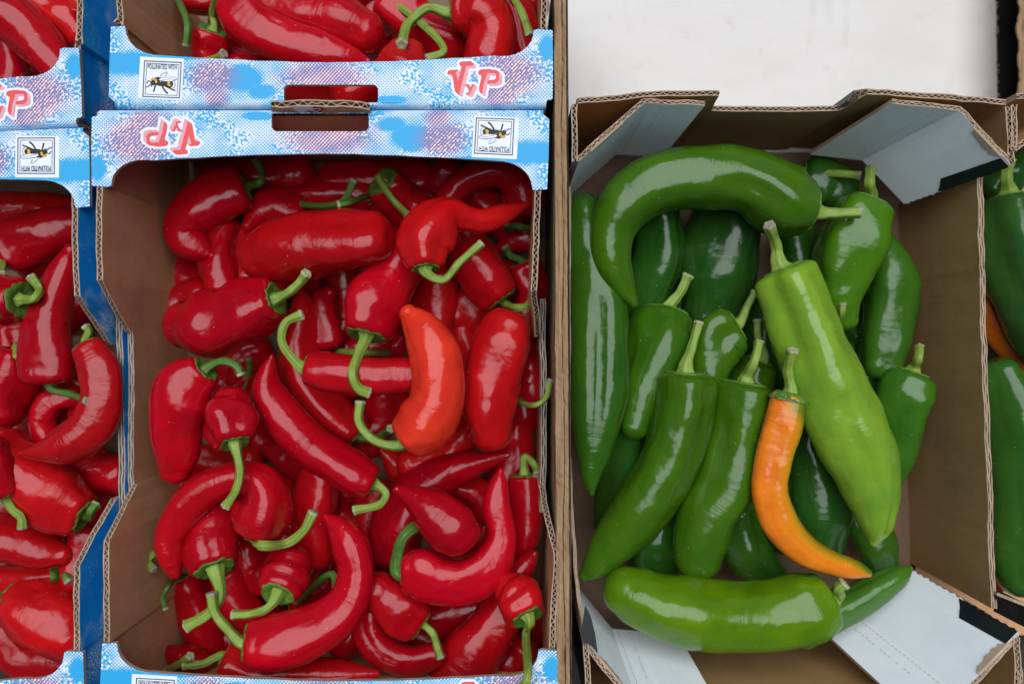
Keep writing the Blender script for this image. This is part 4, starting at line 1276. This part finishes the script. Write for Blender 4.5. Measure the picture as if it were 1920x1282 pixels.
for sp in ([(400, 340, 40), (480, 330, 42), (560, 330, 40)], [(830, 330, 40), (900, 380, 42), (960, 430, 38)], [(330, 500, 40), (370, 540, 42), (400, 600, 40)], [(720, 430, 45), (760, 440, 45), (800, 400, 40)],
           [(860, 600, 45), (900, 560, 45), (950, 520, 40)], [(850, 560, 40), (860, 620, 42), (900, 680, 40)], [(980, 650, 38), (985, 700, 38), (980, 780, 38)], [(960, 800, 40), (965, 860, 40), (940, 920, 38)],
           [(460, 720, 40), (440, 690, 38), (480, 660, 38)], [(500, 830, 40), (470, 800, 40), (520, 700, 36)], [(400, 900, 40), (360, 930, 40), (330, 880, 36)], [(640, 960, 42), (660, 1000, 40), (690, 1060, 38)],
           [(640, 740, 40), (600, 650, 40), (560, 620, 38)], [(440, 950, 40), (480, 1000, 40), (540, 1010, 38)], [(780, 1200, 42), (830, 1210, 42), (880, 1260, 40)], [(560, 1210, 40), (600, 1240, 40), (700, 1250, 38)],
           [(850, 850, 42), (800, 930, 42), (760, 960, 40)], [(960, 1080, 38), (900, 1120, 40), (860, 1130, 40)], [(400, 1180, 38), (450, 1200, 40), (500, 1150, 38)], [(745, 650, 42), (700, 620, 42), (640, 640, 40)], [(850, 1030, 44), (890, 1010, 42), (900, 960, 40)], [(1000, 1120, 36), (1000, 1180, 38), (985, 1250, 38)], [(620, 340, 40), (700, 340, 42), (790, 340, 40)], [(330, 420, 36), (330, 460, 38), (345, 520, 38)], [(560, 800, 40), (600, 870, 40), (650, 920, 38)]):
    A(-0.1, dark_a, sp)

# ---- top crate
def Bq(L, label, spine, stem=None, col=None, **k): pep('B', RP, L, label, spine, stem, col, group=GBk, **k)
Bq(3, 'long red pepper slanting down to the flange in the top crate', [(440, 8, 38), (465, 40, 46), (540, 82, 42), (610, 100, 34), (668, 111, 18), (690, 115, 6)])
Bq(2.7, 'plump red pepper above the long slanting one in the top crate', [(505, 8, 38), (575, 25, 47), (640, 45, 52), (684, 62, 42)])
Bq(3, 'red pepper of the top crate with the long green stem bowing down to the left', [(862, 24, 42), (890, 24, 50), (918, 55, 46), (912, 110, 48)], [(846, 14), (805, 15), (768, 42), (753, 84)], stem_w=11.5, calyx=0.62)
Bq(2.4, 'small red pepper with dark green cap at the left of the top crate', [(398, 66, 32), (394, 84, 36), (396, 115, 32)], [(402, 48), (398, 30), (408, -12)], stem_w=8.5, calyx=0.7, tilt=.5)
Bq(2, 'red pepper end in the top left of the top crate', [(355, -5, 30), (385, 2, 28), (420, -10, 30)], [(372, 20), (352, 55, -110), (349, 86, -120)], stem_w=8.5, stem_mat='stem_dark')
Bq(3.2, 'blunt red pepper top peeping over the printed flange below the bowed stem', [(765, 95, 34), (760, 120, 52), (755, 160, 50)])
Bq(2, 'red pepper behind the bowed stem in the top crate', [(735, 8, 46), (785, 50, 46), (845, 85, 40)], [(865, 85), (830, 100, -95), (800, 110, -95)], stem_w=9)
Bq(2, 'dark red pepper in the right corner of the top crate with a drooping stem', [(950, -5, 38), (975, 50, 36), (985, 110, 36)], [(955, -2), (978, 24, -90), (993, 66, -90)], stem_w=9.5)
Bq(1.8, 'red pepper seen through the hand hole at its right', [(650, 190, 46), (700, 165, 46), (760, 150, 40)])
Bq(1.6, 'dark red pepper seen through the hand hole at its left', [(520, 150, 40), (590, 165, 42), (650, 170, 40)])
Bq(1.9, 'red pepper just behind the flange of the top crate with a pale stem tip', [(380, 120, 34), (430, 125, 36), (480, 130, 36)], [(400, 115), (410, 108, -60), (420, 101, -50)], stem_w=9)
Bq(1.4, 'red pepper in the shade of the top crate near its right wall', [(870, -10, 40), (930, 20, 40), (1000, 10, 36)])
for sp in ([(420, 40, 42), (500, 60, 42), (560, 10, 42)], [(690, 20, 42), (740, 80, 42), (800, 120, 42)], [(830, 60, 42), (900, 90, 42), (960, 130, 40)], [(560, -30, 42), (640, -10, 42), (700, -40, 42)]):
    Bq(0.6, 'dark red pepper deep in the top crate', sp)

# ---- left crate
def Cq(L, label, spine, stem=None, col=None, **k): pep('C', RP, L, label, spine, stem, col, group=GC, **k)
Cq(2, 'dark red pepper top left in the left crate, green cap at the picture edge', [(22, 472, 46), (50, 450, 48), (100, 432, 44), (150, 420, 34)], [(10, 482), (4, 495), (0, 515)], stem_w=11)
Cq(3, 'long upright red pepper with a blunt shoulder below, in the left crate', [(94, 702, 48), (92, 670, 49), (88, 620, 44), (104, 552, 34), (122, 502, 26), (134, 467, 12)], [(97, 733), (130, 738), (164, 752)], stem_w=8.5, stem_mat='stem_dark', calyx=0.35)
Cq(3, 'red pepper at the left picture edge with a claw-like green cap', [(28, 562, 42), (0, 562, 48), (-40, 560, 45)], [(48, 560), (66, 558), (74, 545), (58, 518)], stem_w=10, calyx=0.72)
Cq(2.5, 'broad red pepper at the left picture edge with a round stem stub on it', [(28, 668, 42), (22, 705, 50), (4, 768, 42)], [(30, 668), (34, 669), (38, 667)], stem_w=8, calyx=0.2)
Cq(3.2, 'red pepper bent like a boomerang with its tip to the left, in the left crate', [(168, 655, 32), (186, 690, 38), (193, 742, 35), (172, 797, 40), (120, 834, 37), (72, 847, 19), (37, 850, 5)], [(170, 632), (166, 620), (160, 612)], stem_w=9, calyx=0.7)
Cq(2.4, 'thin red pepper bent in a ring behind the boomerang-shaped one', [(145, 742, 20), (100, 752, 25), (80, 788, 26), (92, 835, 22)])
Cq(3, 'big glossy red pepper amid the left crate with its cap on the right', [(146, 958, 46), (116, 942, 57), (65, 903, 60), (5, 850, 52)], [(165, 962), (172, 955), (180, 945)], stem_w=10, stem_mat='stem_dark', calyx=0.66)
Cq(2, 'red pepper below the boomerang-shaped one touching the cardboard wall', [(105, 880, 16), (150, 881, 32), (222, 890, 38)])
Cq(3.2, 'red pepper at the left picture edge with a stem bending down right', [(6, 918, 34), (-5, 888, 36), (-25, 850, 40)], [(12, 938), (24, 955), (40, 970), (42, 990)], stem_w=9.5, calyx=0.7)
Cq(2.5, 'red pepper lying level below the big glossy one in the left crate', [(-20, 1005, 45), (40, 1020, 42), (90, 1034, 36), (120, 1040, 22)])
Cq(2, 'narrow red pepper near the bottom of the left crate', [(108, 1080, 25), (60, 1085, 28), (-5, 1085, 26)], [(118, 1082), (124, 1080), (130, 1090)], stem_w=10, stem_mat='stem_dark', calyx=0.9)
Cq(2.8, 'large dark red pepper low in the left crate, green cap at its left', [(22, 1128, 40), (50, 1142, 54), (100, 1162, 58), (140, 1195, 50)], [(8, 1122), (-5, 1128), (-20, 1140)], stem_w=11, calyx=0.75)
Cq(2.1, 'small red pepper against the cut corner of the cardboard in the left crate', [(165, 1000, 30), (147, 1040, 30), (140, 1090, 26)])
Cq(1.5, 'dark red pepper under the flange of the left crate', [(0, 392, 32), (60, 395, 34), (130, 402, 34)])
Cq(1.6, 'dark red pepper tip right of the claw-like cap', [(50, 505, 26), (75, 485, 20), (95, 468, 10)])
Cq(1.9, 'red pepper between the long upright and the boomerang-shaped one', [(148, 705, 26), (165, 742, 26), (150, 780, 22)])
for sp in ([(120, 600, 40), (150, 570, 40), (160, 500, 36)], [(30, 620, 40), (60, 760, 42), (20, 820, 40)], [(120, 720, 40), (110, 790, 40), (60, 830, 40)], [(170, 860, 38), (190, 920, 36), (150, 1000, 38)], [(10, 1180, 42), (50, 1230, 42), (130, 1240, 40)], [(40, 960, 42), (80, 1060, 42), (140, 1120, 38)], [(20, 430, 40), (90, 470, 40), (140, 440, 36)]):
    Cq(0.7, 'dark red pepper deep in the left crate', sp)

# ---- upper left crate
def Dq(L, label, spine, stem=None, col=None, **k): pep('D', RP, L, label, spine, stem, col, group=GD, **k)
Dq(3, 'big red pepper slanting down to the flange in the upper left crate', [(-15, 5, 46), (40, 46, 46), (80, 90, 42), (112, 132, 36)])
Dq(2.4, 'dark red pepper left of the big one in the upper left crate', [(8, 85, 32), (20, 140, 36), (15, 190, 34)])
Dq(2.4, 'red pepper behind the big one in the upper left crate', [(60, -2, 36), (115, 25, 40), (150, 65, 32)])
Dq(3, 'bright red pepper tip at the cardboard wall in the upper left crate', [(152, -12, 22), (146, 8, 17), (142, 20, 9)], col=(0.62, 0.02, 0.012))
for sp in ([(-20, 150, 40), (50, 160, 42), (120, 170, 38)], [(20, 30, 40), (80, 20, 40), (140, 90, 36)]):
    Dq(0.8, 'dark red pepper deep in the upper left crate', sp)

# ---- green pepper box
def G(L, label, spine, stem=None, col=None, kind=GP, **k): pep('G', kind, L, label, spine, stem, col, group=GG, **k)
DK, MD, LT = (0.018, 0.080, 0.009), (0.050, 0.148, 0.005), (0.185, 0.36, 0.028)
G(3.3, 'big hook-shaped green pepper arching along the top of the green box', [(1510, 392, 50), (1482, 384, 63), (1402, 341, 55), (1300, 332, 57), (1222, 348, 56), (1172, 385, 50), (1148, 440, 39), (1150, 490, 33), (1167, 535, 23), (1189, 569, 8)], [(1525, 397), (1562, 400), (1612, 398)], col=MD, calyx=0.78, lobe=0.07, grooves=[(-0.35, 0.17, 0.30, 0.03, 0.34), (0.45, 0.12, 0.22, -0.05, 0.26), (0.1, 0.08, 0.25, 0.3, 0.55)])
G(2.4, 'long dark green pepper with a lengthwise furrow beside the wooden board', [(1088, 390, 40), (1100, 460, 50), (1120, 560, 55), (1122, 660, 54), (1120, 750, 50), (1112, 850, 31), (1108, 900, 15), (1110, 926, 4)], col=(0.030, 0.110, 0.007), lobe=0.03, grooves=[(0.05, 0.22, 0.20, 0.30, 0.85)])
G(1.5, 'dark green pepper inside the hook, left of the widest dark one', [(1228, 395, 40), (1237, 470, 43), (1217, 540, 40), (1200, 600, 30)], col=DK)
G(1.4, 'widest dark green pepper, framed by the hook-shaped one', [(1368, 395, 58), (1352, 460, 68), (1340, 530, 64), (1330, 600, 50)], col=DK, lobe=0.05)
G(2, 'shiny green pepper under the hook tip with a short thick stem', [(1247, 600, 50), (1238, 635, 59), (1220, 692, 48), (1200, 750, 38), (1190, 800, 26)], [(1258, 576), (1275, 548), (1290, 516)], col=(0.036, 0.122, 0.005), calyx=0.8)
G(2.2, 'short lumpy green pepper in the middle of the box, stem up to the right', [(1368, 616, 40), (1347, 630, 44), (1333, 665, 40), (1325, 705, 36)], [(1383, 600), (1402, 573), (1416, 548)], col=MD, lobe=0.20, lobes=3, phase=3.6, stem_w=9.5, calyx=0.72)
G(1.8, 'small round green pepper end behind the middle stems', [(1422, 685, 38), (1410, 712, 44), (1392, 755, 40)], [(1424, 665), (1421, 632), (1420, 600)], col=(0.036, 0.122, 0.005), stem_w=10, tilt=.3)
G(3, 'long green pepper curving from the centre to the lower left corner', [(1285, 714, 54), (1283, 748, 56), (1268, 820, 55), (1246, 885, 52), (1196, 960, 51), (1142, 1028, 38), (1110, 1066, 22), (1094, 1079, 9)], [(1288, 692), (1297, 652), (1311, 604)], col=MD, calyx=0.66, stem_w=10.5, grooves=[(-0.6, 0.09, 0.2, 0.02, 0.5)])
G(2.9, 'green pepper with a brownish stripe left of the orange pepper', [(1396, 734, 54), (1390, 768, 55), (1377, 830, 52), (1360, 900, 54), (1326, 970, 52), (1311, 1030, 45), (1310, 1072, 32), (1312, 1088, 14)], [(1402, 718), (1413, 682), (1424, 642)], col=MD, mat='pepper_streak', calyx=0.70, stem_w=11, phase=0.6)
G(3.6, 'slim curved orange pepper with green tinge, the only orange one in the box', [(1479, 748, 33), (1470, 792, 36), (1450, 858, 34), (1444, 920, 32), (1465, 980, 34), (1510, 1030, 30), (1560, 1055, 24), (1608, 1068, 17), (1628, 1074, 8)], [(1478, 725), (1478, 692), (1487, 656)], col=(0.85, 0.175, 0.012), kind=OP, mat='pepper_orange', calyx=0.98, stem_w=12, calyx_mat='calyx_pale')
G(3.4, 'largest light yellowish-green pepper slanting across the right of the box', [(1471, 518, 52), (1488, 556, 56), (1540, 690, 64), (1586, 800, 63), (1624, 890, 54), (1640, 950, 40), (1641, 995, 25), (1638, 1017, 8)], [(1465, 497), (1455, 460), (1442, 422)], col=LT, calyx=0.62, stem_w=12.5, lobe=0.09, lobes=4, phase=0.2, grooves=[(0.15, 0.16, 0.28, 0.40, 0.86), (-0.5, 0.13, 0.2, 0.84, 1.0)])
G(2.3, 'green pepper in the upper right of the box, its stem up by the white corner', [(1621, 390, 50), (1611, 415, 56), (1590, 480, 55), (1574, 550, 42), (1585, 600, 22)], [(1625, 368), (1630, 345), (1632, 318)], col=MD, calyx=0.72, stem_w=12)
G(1, 'dark green pepper behind the stem of the hook-shaped one', [(1512, 335, 42), (1558, 352, 42), (1580, 385, 32)], [(1585, 340), (1600, 328, -250), (1612, 330, -245)], col=DK, stem_w=9)
G(1.7, 'green pepper leaning tip up against the right wall of the box', [(1650, 690, 38), (1660, 632, 43), (1669, 560, 45), (1666, 490, 37), (1656, 442, 16)], col=(0.035, 0.12, 0.009))
G(1.9, 'green pepper with a short stem touching the right cardboard wall', [(1706, 708, 42), (1694, 738, 47), (1688, 800, 39), (1682, 865, 27), (1670, 920, 12)], [(1716, 690), (1722, 672), (1724, 650)], col=(0.033, 0.12, 0.009), stem_w=10, calyx=0.66)
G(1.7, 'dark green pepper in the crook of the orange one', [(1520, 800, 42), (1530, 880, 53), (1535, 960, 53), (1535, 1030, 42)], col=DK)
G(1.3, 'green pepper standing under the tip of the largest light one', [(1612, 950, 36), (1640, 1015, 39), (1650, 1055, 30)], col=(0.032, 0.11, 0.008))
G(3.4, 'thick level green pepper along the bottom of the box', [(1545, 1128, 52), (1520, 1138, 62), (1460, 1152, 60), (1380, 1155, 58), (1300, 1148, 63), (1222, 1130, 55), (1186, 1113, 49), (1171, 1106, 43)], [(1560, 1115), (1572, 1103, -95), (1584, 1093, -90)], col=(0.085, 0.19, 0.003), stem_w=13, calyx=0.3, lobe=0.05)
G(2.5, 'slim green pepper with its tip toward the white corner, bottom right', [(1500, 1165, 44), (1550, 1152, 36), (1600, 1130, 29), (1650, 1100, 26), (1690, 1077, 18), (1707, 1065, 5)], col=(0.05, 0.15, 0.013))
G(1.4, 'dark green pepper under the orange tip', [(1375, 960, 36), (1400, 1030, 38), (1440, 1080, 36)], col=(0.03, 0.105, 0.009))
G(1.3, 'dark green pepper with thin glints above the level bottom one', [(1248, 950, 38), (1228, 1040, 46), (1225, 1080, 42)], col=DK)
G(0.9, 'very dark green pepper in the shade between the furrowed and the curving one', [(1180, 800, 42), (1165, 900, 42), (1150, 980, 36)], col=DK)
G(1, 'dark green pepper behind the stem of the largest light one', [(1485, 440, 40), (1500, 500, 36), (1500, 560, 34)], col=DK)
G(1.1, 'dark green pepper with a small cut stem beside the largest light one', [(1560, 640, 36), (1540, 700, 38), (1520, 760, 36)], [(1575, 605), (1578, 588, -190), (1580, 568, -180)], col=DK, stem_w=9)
dark_g = 'dark green pepper half lost in the gaps of the green pepper box'
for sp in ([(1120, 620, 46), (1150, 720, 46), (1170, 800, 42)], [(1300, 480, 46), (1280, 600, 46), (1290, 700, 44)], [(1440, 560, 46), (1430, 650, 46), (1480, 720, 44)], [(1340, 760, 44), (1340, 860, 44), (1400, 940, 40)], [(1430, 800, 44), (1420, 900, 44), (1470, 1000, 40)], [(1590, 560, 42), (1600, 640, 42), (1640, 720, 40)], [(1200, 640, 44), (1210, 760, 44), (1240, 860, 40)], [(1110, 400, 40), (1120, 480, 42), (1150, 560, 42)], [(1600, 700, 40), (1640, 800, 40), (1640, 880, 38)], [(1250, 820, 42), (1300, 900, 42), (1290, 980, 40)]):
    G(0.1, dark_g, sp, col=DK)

# ---- right-hand box
def Hq(L, label, spine, stem=None, col=None, kind=GP, **k): pep('H', kind, L, label, spine, stem, col, group=GH, **k)
Hq(3, 'dark green pepper at the right picture edge with its stem under the box corner', [(1892, 378, 42), (1897, 410, 55), (1915, 490, 64), (1940, 570, 58), (1965, 650, 46)], [(1888, 358), (1886, 335), (1892, 300)], col=(0.028, 0.105, 0.018), stem_w=13, calyx=0.62)
Hq(2, 'orange and green pepper at the right picture edge between two green ones', [(1830, 545, 22), (1868, 615, 26), (1915, 668, 30), (1970, 720, 30)], col=(0.62, 0.13, 0.01), kind=OP, mat='pepper_orange')
Hq(2.5, 'long glossy dark green pepper in the lower part of the right-hand box', [(1868, 695, 36), (1894, 760, 50), (1908, 850, 52), (1914, 950, 52), (1914, 1040, 46), (1912, 1085, 36)], col=(0.030, 0.115, 0.014), lobe=0.08)
Hq(1.2, 'dark red pepper in the shade of the right-hand box by the brown rim', [(1868, 960, 28), (1872, 1030, 28), (1870, 1090, 22)], kind=RP, col=(0.28, 0.005, 0.008))
Hq(1.8, 'green pepper behind the stem in the upper corner of the right-hand box', [(1850, 360, 30), (1866, 345, 30), (1910, 320, 34)], col=DK)
for sp in ([(1850, 420, 40), (1870, 520, 42), (1880, 620, 42)], [(1890, 660, 42), (1940, 760, 42), (1950, 860, 42)], [(1880, 780, 38), (1880, 900, 40), (1900, 1000, 40)]):
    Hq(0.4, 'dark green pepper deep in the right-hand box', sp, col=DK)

# ---- say which visible pepper each half-hidden one lies beneath
NICK = {
 'A': [('the big blunt level pepper', 600, 460), ('the thick left pepper', 420, 600), ('the pepper with the sinuous tail', 810, 430), ('the wide-shouldered centre pepper', 700, 580), ('the question-mark stem', 680, 705), ('the orange-red pepper', 820, 710), ('the broad pepper with wide sheen', 930, 710), ('the plump pepper at the left wall', 340, 780), ('the short squat pepper', 435, 795), ('the long slanting pepper', 590, 840), ('the arched pepper', 400, 910), ('the pepper framed by the arch', 395, 1010), ('the small ribbed cap', 530, 1085), ('the big crescent pepper', 560, 1195), ('the cone-shaped pepper', 820, 965), ('the U-shaped pepper', 870, 1085), ('the kinked stem at the right wall', 985, 960), ('the puckered corner pepper', 980, 1130), ('the lumpy pepper below the U', 750, 1145), ('the bowl-shaped pepper', 720, 1220), ('the ring-shaped pepper', 910, 330), ('the bent pepper under the back flange', 380, 400), ('the round cap under the back flange', 740, 360), ('the crinkled-cap pepper', 910, 520), ('the long pepper with its tip up', 570, 680), ('the square-sheen corner pepper', 890, 1220), ('the tip of the crescent', 655, 1010)],
 'B': [('the long slanting pepper of the top crate', 540, 70), ('the bowed stem of the top crate', 800, 40), ('the right corner stem of the top crate', 960, 40), ('the plump pepper of the top crate', 640, 30)],
 'C': [('the claw-like cap', 30, 560), ('the long upright pepper of the left crate', 92, 630), ('the boomerang-shaped pepper', 150, 800), ('the big glossy pepper of the left crate', 80, 920), ('the stem stub at the left edge', 25, 710), ('the low dark pepper of the left crate', 90, 1160), ('the green cap at the left edge', 60, 440)],
 'D': [('the big slanting pepper at upper left', 60, 80), ('the bright tip at upper left', 140, 30)],
 'G': [('the hook-shaped green pepper', 1300, 340), ('the furrowed green pepper', 1120, 660), ('the shiny pepper under the hook tip', 1235, 640), ('the lumpy green pepper', 1340, 640), ('the brown-striped green pepper', 1370, 860), ('the orange pepper', 1450, 900), ('the largest light green pepper', 1560, 740), ('the curving long green pepper', 1250, 880), ('the hook tip', 1160, 520), ('the green pepper with upright stem by the white corner', 1600, 470), ('the short-stemmed pepper at the right wall', 1690, 760)],
 'H': [('the topmost green pepper at the right edge', 1900, 470), ('the orange pepper at the right edge', 1880, 620), ('the long glossy pepper at the right edge', 1905, 900)],
}
_seen = {}
for p_ in PEP: _seen.setdefault(p_['label'], []).append(p_)
for ps in _seen.values():
    if len(ps) < 2: continue
    free = list(NICK[ps[0]['crate']])
    pairs = sorted((min((q[0] - f[1]) ** 2 + (q[1] - f[2]) ** 2 for q in p_['spine']), i, j) for i, p_ in enumerate(ps) for j, f in enumerate(free))
    di, dj = set(), set()
    for d, i, j in pairs:
        if i in di or j in dj: continue
        di.add(i); dj.add(j)
        ps[i]['label'] = 'dark %s lost in the shade beneath %s' % (ps[i]['kind'].replace('_', ' '), free[j][0])

settle()
for i_, p_ in enumerate(PEP):
    build(p_, i_)
